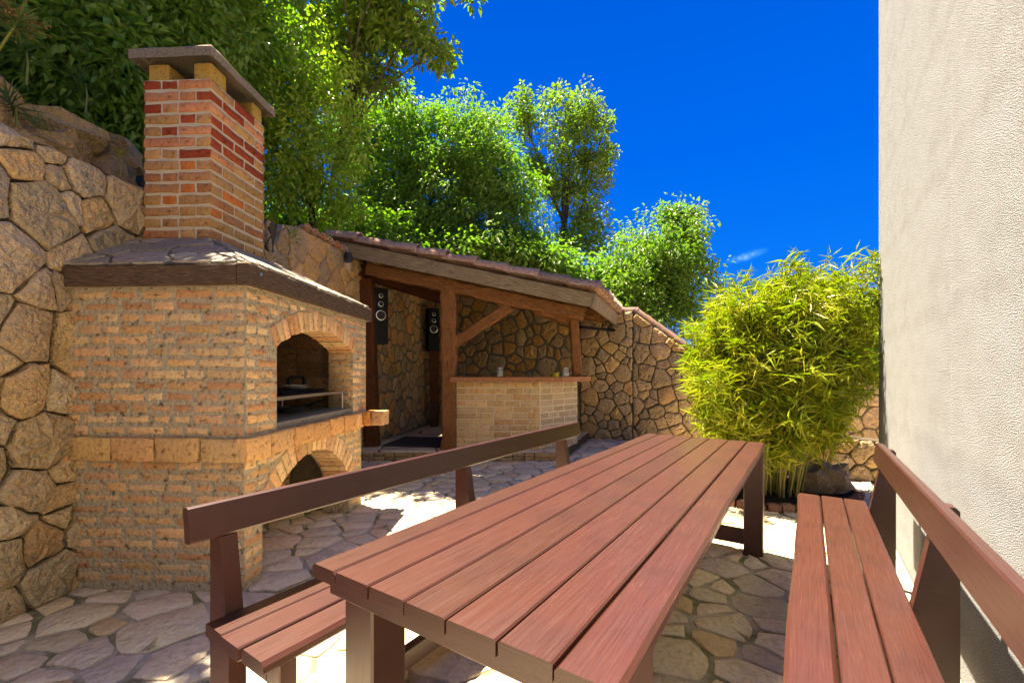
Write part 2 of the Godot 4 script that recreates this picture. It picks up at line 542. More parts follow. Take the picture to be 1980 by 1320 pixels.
func cells(poly: PackedVector2Array, pts: Array, reach: float) -> Array:
	var out := []
	for i in pts.size():
		var p: Vector2 = pts[i][0]
		var c := rect(p.x - reach, p.y - reach, p.x + reach, p.y + reach)
		for j in pts.size():
			if i == j:
				continue
			var q: Vector2 = pts[j][0]
			var d := q - p
			var l := d.length()
			if l > reach * 2.0:
				continue
			# the border lies where the two radii share the way
			var k: float = clampf(0.5 + 0.5 * (pts[i][1] - pts[j][1]) / maxf(l, 0.01) * 0.6, 0.25, 0.75)
			var m := p + d * k
			var nn := d / l
			var r := PackedVector2Array()
			for a in c.size():
				var s := c[a]
				var e := c[(a + 1) % c.size()]
				var ds := (s - m).dot(nn)
				var de := (e - m).dot(nn)
				if ds <= 0.0:
					r.append(s)
				if (ds < 0.0) != (de < 0.0):
					r.append(s.lerp(e, ds / (ds - de)))
			c = r
			if c.size() < 3:
				break
		if c.size() < 3:
			continue
		for w in Geometry2D.intersect_polygons(up_ring(c), poly):
			if absf(area(w)) > 0.0008:
				out.append(up_ring(w))
	return out

func shrink(c: PackedVector2Array, joint: float, round_r: float) -> PackedVector2Array:
	var best := PackedVector2Array()
	for a in Geometry2D.offset_polygon(c, -joint - round_r, Geometry2D.JOIN_MITER):
		for b in Geometry2D.offset_polygon(a, round_r, Geometry2D.JOIN_ROUND):
			if absf(area(b)) > absf(area(best)):
				best = b
	return thin(best, round_r * 0.5)

func thin(p: PackedVector2Array, d: float) -> PackedVector2Array:
	var q := PackedVector2Array()
	for e in p:
		if q.size() == 0 or q[-1].distance_to(e) > d:
			q.append(e)
	if q.size() > 3 and q[0].distance_to(q[-1]) < d:
		q.remove_at(q.size() - 1)
	return q

const STONE := [[0.50, 0.39, 0.25], [0.56, 0.42, 0.25], [0.44, 0.37, 0.28], [0.60, 0.45, 0.26], [0.40, 0.34, 0.26], [0.58, 0.37, 0.18], [0.52, 0.45, 0.34]]

func tone(list: Array, vary := 0.12, k := 1.0) -> Color:
	var t: Array = list[rng.randi() % list.size()]
	var s := k * (1.0 + RR(-vary, vary))
	return Color(t[0] * s * (1.0 + RR(-0.04, 0.04)), t[1] * s, t[2] * s * (1.0 + RR(-0.06, 0.06)))

# a wall of rubble: core of mortar and every stone of the face a piece
func rubble(parent: Node3D, face: Transform3D, poly: PackedVector2Array, depth: float, rmin: float, rmax: float, joint: float, proud: float, mortar: Material, tones: Array, k := 1.0, stretch := Vector2.ONE, tries := 1500) -> void:
	wobj("mortar_core", extrude(poly, -depth, 0.0), mortar, parent, face)
	for c in cells(poly, scatter(poly, rmin, rmax, tries, stretch), rmax * 1.3):
		var s := shrink(c, joint * RR(0.6, 1.3), 0.009)
		if s.size() < 3 or absf(area(s)) < 0.0012:
			continue
		var o := rough(s, maxf(0.055, sqrt(absf(area(s))) * 0.3), 0.008)
		if o.size() < 4:
			continue
		var big := sqrt(absf(area(s)))
		piece("stone", parent, face, o, -0.03, proud * RR(0.55, 1.2), minf(0.014, big * 0.09), proud * RR(0.0, 0.35), minf(0.024, big * 0.06), tone(tones, 0.16, k), M.stone, true, big < 0.16 or rng.randf() < 0.6)

# ------------------------------------------------------------------ the place
func _ready() -> void:
	rng.seed = 20240611
	# camera: level, lens shifted up
	var cam := Camera3D.new()
	cam.name = "camera"
	add_child(cam)
	cam.position = Vector3(0, EYE, 0)
	cam.projection = Camera3D.PROJECTION_FRUSTUM
	cam.near = 0.05
	cam.far = 400.0
	cam.size = 0.05 * 1320.0 / F
	cam.frustum_offset = Vector2(0, 0.05 * (CY - 660.0) / F)
	cam.current = true
	# sky and exposure
	var we := WorldEnvironment.new()
	we.name = "environment"
	var env := Environment.new()
	env.background_mode = Environment.BG_SKY
	env.tonemap_mode = Environment.TONE_MAPPER_LINEAR
	env.tonemap_exposure = 5.2
	env.background_energy_multiplier = 1.0
	env.sdfgi_enabled = true
	env.ssao_enabled = true
	env.ssil_enabled = true
	var sky := Sky.new()
	var ps := PanoramaSkyMaterial.new()
	ps.panorama = sky_picture()
	ps.energy_multiplier = 0.215
	sky.sky_material = ps
	env.sky = sky
	we.environment = env
	add_child(we)
	# high summer sun from behind the barbecue
	var sun := DirectionalLight3D.new()
	sun.name = "sun"
	sun.light_energy = 1.6
	sun.light_color = Color(1.0, 0.94, 0.84)
	sun.light_angular_distance = 0.5
	sun.shadow_enabled = true
	add_child(sun)
	sun.look_at_from_position(Vector3.ZERO, Vector3(0.225, -1.0, 0.212), Vector3.UP)
	make_materials()
	build_ground()
	build_house()
	build_retaining_wall()
	build_garden_walls()
	build_barbecue()
	build_shelter()
	build_table()
	build_benches()
	build_trees()
	build_bamboo()
	build_small()

func sky_picture() -> ImageTexture:
	var w := 2048
	var h := 1024
	var im := Image.create(w, h, false, Image.FORMAT_RGB8)
	var f := noise(77, 0.06, FastNoiseLite.TYPE_SIMPLEX_SMOOTH, 4)
	var stops := [[-90.0, Color(0.45, 0.6, 0.8)], [0.0, Color(0.62, 0.76, 0.92)], [5.0, Color(0.30, 0.60, 0.95)], [12.0, Color(0.03, 0.46, 0.94)], [25.0, Color(0.0, 0.40, 0.90)], [45.0, Color(0.0, 0.345, 0.83)], [90.0, Color(0.0, 0.29, 0.74)]]
	for y in h:
		var el := 90.0 - (y + 0.5) / h * 180.0
		var c := Color.WHITE
		for i in stops.size() - 1:
			if el >= stops[i][0] and el <= stops[i + 1][0]:
				c = (stops[i][1] as Color).lerp(stops[i + 1][1], (el - stops[i][0]) / (stops[i + 1][0] - stops[i][0]))
		im.fill_rect(Rect2i(0, y, w, 1), c)
	# the one wisp of cloud
	var cx := 27.9 / 360.0 * w
	var cy := (90.0 - 12.9) / 180.0 * h
	for y in range(-16, 17):
		for x in range(-30, 31):
			var rx := x * 0.95 - y * 0.30
			var ry := y + x * 0.22
			var a := clampf(1.15 - sqrt(pow(rx / 13.0, 2.0) + pow(ry / 2.6, 2.0)), 0.0, 1.0)
			a *= clampf(0.55 + 0.9 * f.get_noise_2d(rx * 3.0, ry * 9.0) + 0.02 * rx, 0.0, 1.0)
			if a > 0.0:
				var c := im.get_pixel(int(cx) + x, int(cy) + y)
				im.set_pixel(int(cx) + x, int(cy) + y, c.lerp(Color(0.85, 0.92, 1.0), a * 0.85))
	return ImageTexture.create_from_image(im)

func sheet(mb: MB, poly: PackedVector2Array, y: float) -> void:   # poly in (x, depth)
	var t := Geometry2D.triangulate_polygon(poly)
	for i in range(0, t.size(), 3):
		var q := [V(poly[t[i]].x, y, poly[t[i]].y), V(poly[t[i + 1]].x, y, poly[t[i + 1]].y), V(poly[t[i + 2]].x, y, poly[t[i + 2]].y)]
		if (q[1] - q[0]).cross(q[2] - q[0]).y < 0.0:
			mb.tri(q[0], q[2], q[1])
		else:
			mb.tri(q[0], q[1], q[2])

func hill_height(x: float, d: float) -> float:
	var side := 2.45 + clampf((-3.0 - x) * 2.0, 0.0, 0.55) + maxf(0.0, -3.3 - x) * 0.5
	if d > 4.6:
		side = maxf(side, 2.75)
	var back := 2.15 + (d - 9.0) * 0.12
	back = lerpf(back, 0.25 + (d - 7.0) * 0.02, smoothstep(2.2, 4.6, x))
	return lerpf(side, back, smoothstep(-3.6, -1.5, x))

func build_ground() -> void:
	var mb := MB.new()
	mb.quad(Vector3(-200, -0.02, 200), Vector3(200, -0.02, 200), Vector3(200, -0.02, -200), Vector3(-200, -0.02, -200))
	tag(obj("ground", mb.mesh(), M.ground, self), "pale ground reaching out around the terrace", "ground", "", "structure")
	# terrace: bed of mortar with every flagstone on it
	var yard := PackedVector2Array([Vector2(-2.75, 0.9), Vector2(0.9, 0.9), Vector2(0.95, 0.55), Vector2(3.55, 4.35), Vector2(4.6, 5.6), Vector2(4.4, 7.3), Vector2(-1.9, 9.7), Vector2(-2.75, 6.6)])
	var t := Node3D.new()
	t.name = "terrace"
	add_child(t)
	tag(t, "crazy paved terrace of pale limestone flags under the table", "paving", "", "structure")
	mb = MB.new()
	sheet(mb, yard, 0.0)
	obj("mortar_bed", mb.mesh(), M.joint, t)
	var flat := Transform3D(Basis(Vector3(1, 0, 0), Vector3(0, 0, -1), Vector3(0, 1, 0)), Vector3.ZERO)
	var list := []
	var tones := [[0.80, 0.70, 0.53], [0.77, 0.68, 0.53], [0.82, 0.73, 0.56], [0.68, 0.61, 0.49], [0.76, 0.61, 0.39], [0.66, 0.60, 0.50]]
	var keep := Geometry2D.clip_polygons(yard, PackedVector2Array([Vector2(-3, 6.19), Vector2(0.73, 6.19), Vector2(1.5, 8.3), Vector2(1.0, 12), Vector2(-3, 12)]))
	var visible_yard: PackedVector2Array = keep[0]
	for c in cells(visible_yard, scatter(visible_yard, 0.08, 0.29, 12000, Vector2(1.3, 0.78)), 0.55):
		var s := shrink(c, RR(0.007, 0.019), 0.007)
		if s.size() >= 3 and absf(area(s)) > 0.002:
			var m := centre(s)
			list.append([sqrt(absf(area(s))) / m.length(), s])
	list.sort_custom(func(a, b): return a[0] > b[0])
	var rest := MB.new()
	for i in list.size():
		var o := rough(list[i][1], 0.085, 0.009)
		if o.size() < 4:
			continue
		var col := tone(tones, 0.13)
		if i < 300:
			piece("flagstone", t, flat, o, -0.002, 0.011 + RR(-0.002, 0.003), 0.006, 0.001, 0.0012, col, M.paving, false)
		else:
			var s := slab(o, -0.002, 0.011 + RR(-0.002, 0.003), 0.006, 0.001, 0.0012, col, false)
			var a := s.surface_get_arrays(0)
			rest.v.append_array(flat * (a[Mesh.ARRAY_VERTEX] as PackedVector3Array))
			rest.n.append_array(flat * (a[Mesh.ARRAY_NORMAL] as PackedVector3Array))
			rest.uv.append_array(a[Mesh.ARRAY_TEX_UV])
			rest.c.append_array(a[Mesh.ARRAY_COLOR])
	print("flagstones ", list.size())
	if rest.v.size():
		obj("flagstones", rest.mesh(), M.paving, t).set_meta("kind", "stuff")
	# hillside behind the walls
	mb = MB.new()
	var xs := []
	var ds := []
	for i in 46:
		xs.append(-34.0 + i * 1.0 if i < 26 else (-8.0 + (i - 26) * 0.5 if i < 45 else 40.0))
	for i in 30:
		ds.append(-6.0 + i * 0.75 if i < 24 else 12.0 + (i - 24) * 8.0)
	xs = [-34.0, -26.0, -20.0, -16.0, -13.0, -11.0, -9.5, -8.0, -7.0, -6.0, -5.2, -4.5, -4.0, -3.6, -3.3, -3.05, -2.85]
	ds = [-8.0, -4.0, -1.0, 1.0, 2.0, 3.0, 4.0, 4.59, 4.61, 5.5, 6.5, 7.5, 8.5, 9.6]
	patch(mb, xs, ds)
	patch(mb, [-34.0, -26.0, -20.0, -16.0, -13.0, -11.0, -9.5, -8.0, -7.0, -6.0, -5.2, -4.5, -4.0, -3.6, -3.3, -3.05, -2.85, -2.3, -1.5], [9.6, 11.0, 13.0, 16.0, 20.0, 28.0, 40.0])
	patch(mb, [-1.5, -0.5, 0.5, 1.3, 2.2, 2.8, 3.4, 4.0, 4.6, 5.5, 7.0, 10.0, 16.0, 30.0, 60.0], [9.6, 11.0, 13.0, 16.0, 20.0, 28.0, 40.0])
	var o := obj("hillside", mb.mesh(), M.hill, self)
	tag(o, "dark planted slope rising behind the stone walls", "hillside", "", "structure")

func patch(mb: MB, xs: Array, ds: Array) -> void:
	for i in xs.size() - 1:
		for j in ds.size() - 1:
			var q := []
			for e in [[0, 0], [1, 0], [1, 1], [0, 1]]:
				var x: float = xs[i + e[0]]
				var d: float = ds[j + e[1]]
				q.append(V(x, hill_height(x, d), d))
			mb.quad(q[0], q[1], q[2], q[3])

func build_house() -> void:
	var t := thing("house", "cream roughcast house wall rising beside the wooden bench", "house", TB(0.525, 0, 2.0))
	# front wall lies on r = 0.525, its far corner at t = 5.1
	var c0 := 5.09
	var mb := MB.new()
	var p := func(r: float, h: float, u: float) -> Vector3: return TB(r, h, u)
	for q in [[[0.525, -4.0], [0.525, c0]], [[0.525, c0], [7.5, c0]], [[7.5, c0], [7.5, -4.0]], [[7.5, -4.0], [0.525, -4.0]]]:
		var a: Array = q[0]
		var b: Array = q[1]
		mb.quad(p.call(b[0], 0.0, b[1]), p.call(a[0], 0.0, a[1]), p.call(a[0], 6.4, a[1]), p.call(b[0], 6.4, b[1]))
	mb.quad(p.call(0.525, 6.4, -4.0), p.call(7.5, 6.4, -4.0), p.call(7.5, 6.4, c0), p.call(0.525, 6.4, c0))
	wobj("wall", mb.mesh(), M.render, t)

func build_retaining_wall() -> void:
	# near stretch, about 2.57 m high, running back beside the barbecue
	var a := V(-2.62, 0, 0.6)
	var b := V(-2.50, 0, 4.62)
	var t := thing("retaining_wall", "tall dry-looking wall of big tan boulders behind the barbecue", "stone wall", a)
	var face := along(a, b)            # x runs back, y up; z must look towards the terrace
	face.basis = Basis(face.basis.x, face.basis.y, face.basis.x.cross(face.basis.y))
	var L := a.distance_to(b)
	var poly := PackedVector2Array([Vector2(0, 0), Vector2(L, 0), Vector2(L, 2.5), Vector2(3.0, 2.46), Vector2(2.4, 2.52), Vector2(1.7, 2.50), Vector2(0.9, 2.56), Vector2(0, 2.5)])
	rubble(t, face, poly, 0.4, 0.09, 0.33, 0.006, 0.045, M.mortar_dark, [[0.62, 0.56, 0.46], [0.63, 0.55, 0.43], [0.56, 0.52, 0.45], [0.66, 0.57, 0.43], [0.54, 0.50, 0.43], [0.66, 0.61, 0.52], [0.62, 0.50, 0.34]], 1.0, Vector2(1, 1), 5200)
	# far stretch with a coping of half-round tiles
	a = b
	b = V(-2.27, 0, 6.75)
	t = thing("tile_capped_wall", "golden rubble wall capped with half-round tiles between barbecue and bar", "stone wall", a)
	face = along(a, b)
	face.basis = Basis(face.basis.x, face.basis.y, face.basis.x.cross(face.basis.y))
	L = a.distance_to(b)
	poly = PackedVector2Array([Vector2(0.004, 0), Vector2(L, 0), Vector2(L, 2.92), Vector2(0.45, 2.92), Vector2(0.15, 2.86), Vector2(0.004, 2.6)])
	rubble(t, face, poly, 0.45, 0.09, 0.32, 0.006, 0.03, M.mortar_tan, [[0.60, 0.44, 0.24], [0.66, 0.47, 0.25], [0.54, 0.42, 0.28], [0.50, 0.41, 0.30], [0.68, 0.50, 0.29]], 1.05, Vector2(1, 1), 1500)
	var endf := Transform3D(Basis(), V(-3.05, 0, 4.61))
	rubble(t, endf, PackedVector2Array([Vector2(0.0, 2.3), Vector2(0.54, 2.3), Vector2(0.54, 2.62), Vector2(0.50, 2.86), Vector2(0.1, 2.9), Vector2(0.0, 2.7)]), 0.2, 0.10, 0.24, 0.006, 0.03, M.mortar_dark, [[0.60, 0.44, 0.24], [0.54, 0.42, 0.28], [0.50, 0.41, 0.30]], 1.0, Vector2.ONE, 200)
	for i in 9:
		var at := face * Vector3(0.55 + i * 0.17, 2.93, 0.06)
		var x := Transform3D(Basis(-face.basis.z, Vector3.UP, (-face.basis.z).cross(Vector3.UP)), at)
		wobj("coping_tile", half_tile(0.42, 0.085, 0.07, 0.014, tone([[1.1, 0.8, 0.62], [1.2, 0.75, 0.5], [0.9, 0.85, 0.8]], 0.1)), M.tile, t, x.rotated_local(Vector3(0, 0, 1), -0.16))
	# inner wall of the bar, same line further back
	a = V(-2.24, 0.13, 6.78)
	b = V(-1.78, 0.13, 9.35)
	t = thing("rubble_wall", "rubble wall with raised grey pointing beside the speakers inside the bar", "stone wall", a)
	face = along(a, b)
	face.basis = Basis(face.basis.x, face.basis.y, face.basis.x.cross(face.basis.y))
	L = a.distance_to(b)
	rubble(t, face, rect(0, 0, L, 2.93), 0.4, 0.10, 0.30, 0.016, 0.012, M.mortar_grey, STONE, 1.1, Vector2(0.8, 1.2), 1500)
	# loose terrace of boulders above the near stretch
	t = thing("boulder_terrace", "loose row of weathered grey boulders on top of the retaining wall", "boulders", V(-3.0, 2.5, 2.6))
	var f := noise(88, 0.9, FastNoiseLite.TYPE_SIMPLEX_SMOOTH, 4)
	for b2 in [[-3.02, 2.66, 1.95, 0.36, 0.24], [-3.06, 2.68, 2.42, 0.33, 0.23], [-3.0, 2.62, 2.86, 0.34, 0.21], [-3.05, 2.66, 3.3, 0.32, 0.2], [-3.0, 2.62, 3.72, 0.3, 0.2], [-3.0, 2.62, 4.1, 0.28, 0.2], [-3.14, 2.97, 1.75, 0.3, 0.17], [-3.16, 2.98, 2.2, 0.32, 0.18], [-3.2, 2.97, 2.62, 0.27, 0.15], [-3.18, 2.92, 3.05, 0.34, 0.15], [-3.2, 2.94, 3.5, 0.28, 0.14], [-3.2, 2.9, 3.95, 0.3, 0.16], [-2.86, 2.53, 2.6, 0.18, 0.11], [-2.84, 2.53, 3.5, 0.2, 0.11], [-3.05, 2.7, 1.5, 0.34, 0.22]]:
		wobj("boulder", boulder(Vector3(b2[3] * 0.62, b2[4] * RR(0.75, 1.0), b2[3] * RR(0.58, 0.74)), f, tone([[0.54, 0.45, 0.33], [0.46, 0.40, 0.32], [0.60, 0.47, 0.31]], 0.12)), M.stone, t, Transform3D(Basis.from_euler(Vector3(RR(-0.35, 0.35), RR(-0.7, 0.7), RR(-0.3, 0.3))), V(b2[0], b2[1] + RR(-0.03, 0.05), b2[2])))

func boulder(r: Vector3, f: FastNoiseLite, col: Color) -> ArrayMesh:
	var mb := MB.new()
	mb.col = col
	var o := Vector3(RR(-50, 50), RR(-50, 50), RR(-50, 50))
	var p := func(i: int, j: int) -> Vector3:
		var th := PI * i / 9.0
		var ph := TAU * (j % 14) / 14.0
		var d := Vector3(sin(th) * cos(ph), cos(th), sin(th) * sin(ph))
		# pull towards a block, then break the faces
		var m := maxf(absf(d.x), maxf(absf(d.y), absf(d.z)))
		var k := lerpf(1.0, 1.0 / m, 0.45) * (1.0 + 0.5 * f.get_noise_3dv(o + d * 1.3) + 0.22 * f.get_noise_3dv(o - d * 4.0))
		return d * k * r
	for i in 9:
		for j in 14:
			mb.quad(p.call(i, j + 1), p.call(i + 1, j + 1), p.call(i + 1, j), p.call(i, j))
	var st := SurfaceTool.new()
	st.create_from(mb.mesh(), 0)
	return mb.mesh()

# half-round roof tile along local x, open side down
func half_tile(length: float, r0: float, r1: float, thick: float, col: Color, flip := false) -> ArrayMesh:
	var mb := MB.new()
	mb.col = col
	var n := 8
	for side in [0, 1]:
		for k in n:
			var w0 := PI * k / n
			var w1 := PI * (k + 1) / n
			var q := []
			for e in [[0.0, r0, w0], [0.0, r0, w1], [length, r1, w1], [length, r1, w0]]:
				var r: float = e[1] - (thick if side == 1 else 0.0)
				q.append(Vector3(e[0], sin(e[2]) * r * 0.82 * (-1.0 if flip else 1.0), cos(e[2]) * r))
			if (side == 0) != flip:
				mb.quad(q[3], q[2], q[1], q[0])
			else:
				mb.quad(q[0], q[1], q[2], q[3])
	for e in [[0.0, r0], [length, r1]]:
		for k in n:
			var q := []
			for g in [[e[1], k], [e[1], k + 1], [e[1] - thick, k + 1], [e[1] - thick, k]]:
				var w: float = PI * g[1] / n
				q.append(Vector3(e[0], sin(w) * g[0] * 0.82 * (-1.0 if flip else 1.0), cos(w) * g[0]))
			if (e[0] == 0.0) != flip:
				mb.quad(q[0], q[1], q[2], q[3])
			else:
				mb.quad(q[3], q[2], q[1], q[0])
	return mb.mesh()

func build_garden_walls() -> void:
	# back wall of the bar, running on to the right as garden wall
	var a := V(-1.86, 0.0, 9.42)
	var b := V(1.30, 0.0, 8.36)
	var t := thing("bar_wall", "rubble wall with dark raised pointing behind the bar counter", "stone wall", a)
	var face := along(a, b)
	face.basis = Basis(face.basis.x, face.basis.y, face.basis.x.cross(face.basis.y))
	var L := a.distance_to(b)
	rubble(t, face, PackedVector2Array([Vector2(0, 0), Vector2(L, 0), Vector2(L, 2.30), Vector2(0, 3.06)]), 0.4, 0.10, 0.34, 0.020, 0.014, M.mortar_grey, [[0.50, 0.38, 0.22], [0.58, 0.41, 0.20], [0.44, 0.37, 0.26], [0.60, 0.39, 0.16], [0.48, 0.41, 0.30]], 1.1, Vector2.ONE, 1600)
	a = b
	b = V(2.20, 0, 8.0)
	t = thing("garden_wall", "dry stone garden wall with a tile coping between bar and bamboo", "stone wall", a)
	face = along(a, b)
	face.basis = Basis(face.basis.x, face.basis.y, face.basis.x.cross(face.basis.y))
	L = a.distance_to(b)
	var tones := [[0.56, 0.47, 0.34], [0.52, 0.45, 0.34], [0.62, 0.51, 0.35], [0.46, 0.41, 0.33], [0.64, 0.49, 0.29]]
	rubble(t, face, rect(0.004, 0, L, 2.36), 0.4, 0.09, 0.31, 0.009, 0.035, M.mortar_dark, tones, 1.05, Vector2.ONE, 1400)
	for i in 3:
		var at := face * Vector3(0.02 + i * 0.33, 2.36, -0.1)
		wobj("coping_tile", half_tile(0.38, 0.12, 0.10, 0.016, tone([[0.55, 0.53, 0.5], [0.6, 0.52, 0.46]], 0.1)), M.tile, t, Transform3D(face.basis, at))
	# stretch with the falling coping
	a = b
	b = V(4.1, 0, 6.9)
	face = along(a, b)
	face.basis = Basis(face.basis.x, face.basis.y, face.basis.x.cross(face.basis.y))
	L = a.distance_to(b)
	t = thing("sloping_wall", "dry stone garden wall whose tile coping slopes down behind the bamboo", "stone wall", a)
	rubble(t, face, PackedVector2Array([Vector2(0.004, 0), Vector2(L, 0), Vector2(L, 0.85), Vector2(0.95, 1.62), Vector2(0.004, 2.36)]), 0.4, 0.09, 0.31, 0.009, 0.035, M.mortar_dark, tones, 1.0, Vector2.ONE, 1800)
	for i in 8:
		var p0 := Vector2(0.0, 2.37).lerp(Vector2(0.95, 1.63), i / 5.0) if i < 5 else Vector2(0.95, 1.63).lerp(Vector2(L, 0.86), (i - 5) / 3.0)
		var slope := atan2(-0.74, 0.95) if i < 5 else atan2(-0.77, L - 0.95)
		var at := face * Vector3(p0.x, p0.y, -0.1)
		wobj("coping_tile", half_tile(0.30, 0.11, 0.09, 0.016, tone([[0.5, 0.48, 0.46], [0.6, 0.5, 0.44]], 0.1)), M.tile, t, Transform3D(face.basis, at).rotated_local(Vector3(0, 0, 1), slope))
	# low walls behind the bamboo, towards the house
	a = V(3.05, 0, 5.3)
	b = V(5.6, 0, 4.75)
	face = along(a, b)
	face.basis = Basis(face.basis.x, face.basis.y, face.basis.x.cross(face.basis.y))
	L = a.distance_to(b)
	t = thing("low_wall", "low dark rubble wall with a sunlit top behind the bench end", "stone wall", a)
	rubble(t, face, PackedVector2Array([Vector2(0, 0), Vector2(L, 0), Vector2(L, 0.36), Vector2(0.7, 0.50), Vector2(0, 0.56)]), 0.35, 0.12, 0.34, 0.008, 0.035, M.mortar_dark, tones, 1.0, Vector2.ONE, 900)
	a = V(4.1, 0, 7.1)
	b = V(7.4, 0, 6.6)
	face = along(a, b)
	face.basis = Basis(face.basis.x, face.basis.y, face.basis.x.cross(face.basis.y))
	L = a.distance_to(b)
	t = thing("hedge_wall", "shaded rubble wall under the clipped hedge at the house corner", "stone wall", a)
	rubble(t, face, rect(0, 0, L, 1.12), 0.4, 0.13, 0.36, 0.012, 0.03, M.mortar_grey, tones, 1.0, Vector2.ONE, 900)
	var f := noise(89, 0.9, FastNoiseLite.TYPE_SIMPLEX_SMOOTH, 4)
	t = thing("garden_rock", "rough layered rock beside the bamboo stems", "rock", V(3.22, 0.1, 4.55))
	obj("rock", boulder(Vector3(0.26, 0.22, 0.2), f, Color(0.4, 0.36, 0.3)), M.stone, t)

# ------------------------------------------------------------------ barbecue
var BBQ: Transform3D
func BQ(a: float, h: float, b: float) -> Vector3:    # a back along the front, b into the body
	return BBQ * Vector3(a, h, b)

const ORANGE := [[0.72, 0.46, 0.23], [0.76, 0.51, 0.28], [0.66, 0.39, 0.20], [0.78, 0.56, 0.32], [0.75, 0.53, 0.30], [0.60, 0.34, 0.18], [0.72, 0.46, 0.27]]

func circle_cap(c: Vector2, r: float, lo: float) -> PackedVector2Array:   # disc closed down to height lo
	var p := PackedVector2Array()
	var w0 := asin(clampf((lo - c.y) / r, -1.0, 1.0))
	for i in 97:
		var w := lerpf(w0, PI - w0, i / 96.0)
		p.append(c + Vector2(cos(w), sin(w)) * r)
	return p

func courses(parent: Node3D, face: Transform3D, x0: float, x1: float, y0: float, y1: float, n: int, lens: Array, holes: Array, z: Vector2, joint: float, tones: Array, mat_: Material, jit := 0.004, bevel := 0.006, k := 1.0) -> void:
	var ph := (y1 - y0) / n
	for i in n:
		var x := x0 - (RR(0.0, 0.12) if i % 2 else 0.0)
		while x < x1 - 0.02:
			var l: float = lens[rng.randi() % lens.size()] * RR(0.92, 1.08)
			var e := x + l
			if x1 - e < 0.05:
				e = x1
			var s := maxf(x, x0)
			if e - s > 0.035:
				var j := joint * RR(0.7, 1.5)
				var q := [rect(s + j * 0.5, y0 + i * ph + j * 0.5 + RR(-0.002, 0.002), minf(e, x1) - j * 0.5, y0 + (i + 1) * ph - j * 0.5 + RR(-0.002, 0.002))]
				for h in holes:
					var w := []
					for p in q:
						w.append_array(Geometry2D.clip_polygons(p, h))
					q = w
				for p in q:
					if absf(area(p)) > 0.0011:
						var o := rough(thin(p, 0.008), 0.085, jit)
						if o.size() >= 4:
							piece("brick", parent, face, o, -0.02, RR(z.x, z.y), bevel, 0.001, 0.0012, tone(tones, 0.15, k), mat_, false)
			x = e

func voussoirs(parent: Node3D, face: Transform3D, c: Vector2, r0: float, r1: float, w0: float, w1: float, n: int, z: float, joint: float) -> void:
	for i in n:
		var a := lerpf(w0, w1, (i + joint * RR(0.5, 0.9)) / n)
		var b := lerpf(w0, w1, (i + 1 - joint * RR(0.5, 0.9)) / n)
		var ra := r0 + RR(-0.004, 0.004)
		var rb := r1 + RR(-0.008, 0.006)
		var p := PackedVector2Array([c + Vector2(cos(b), sin(b)) * ra, c + Vector2(cos(a), sin(a)) * ra, c + Vector2(cos(a), sin(a)) * rb, c + Vector2(cos(b), sin(b)) * rb])
		piece("arch_brick", parent, face, rough(up_ring(p), 0.08, 0.003), -0.21, z + RR(-0.003, 0.005), 0.005, 0.001, 0.001, tone(ORANGE, 0.15, 1.02), M.brick, false)

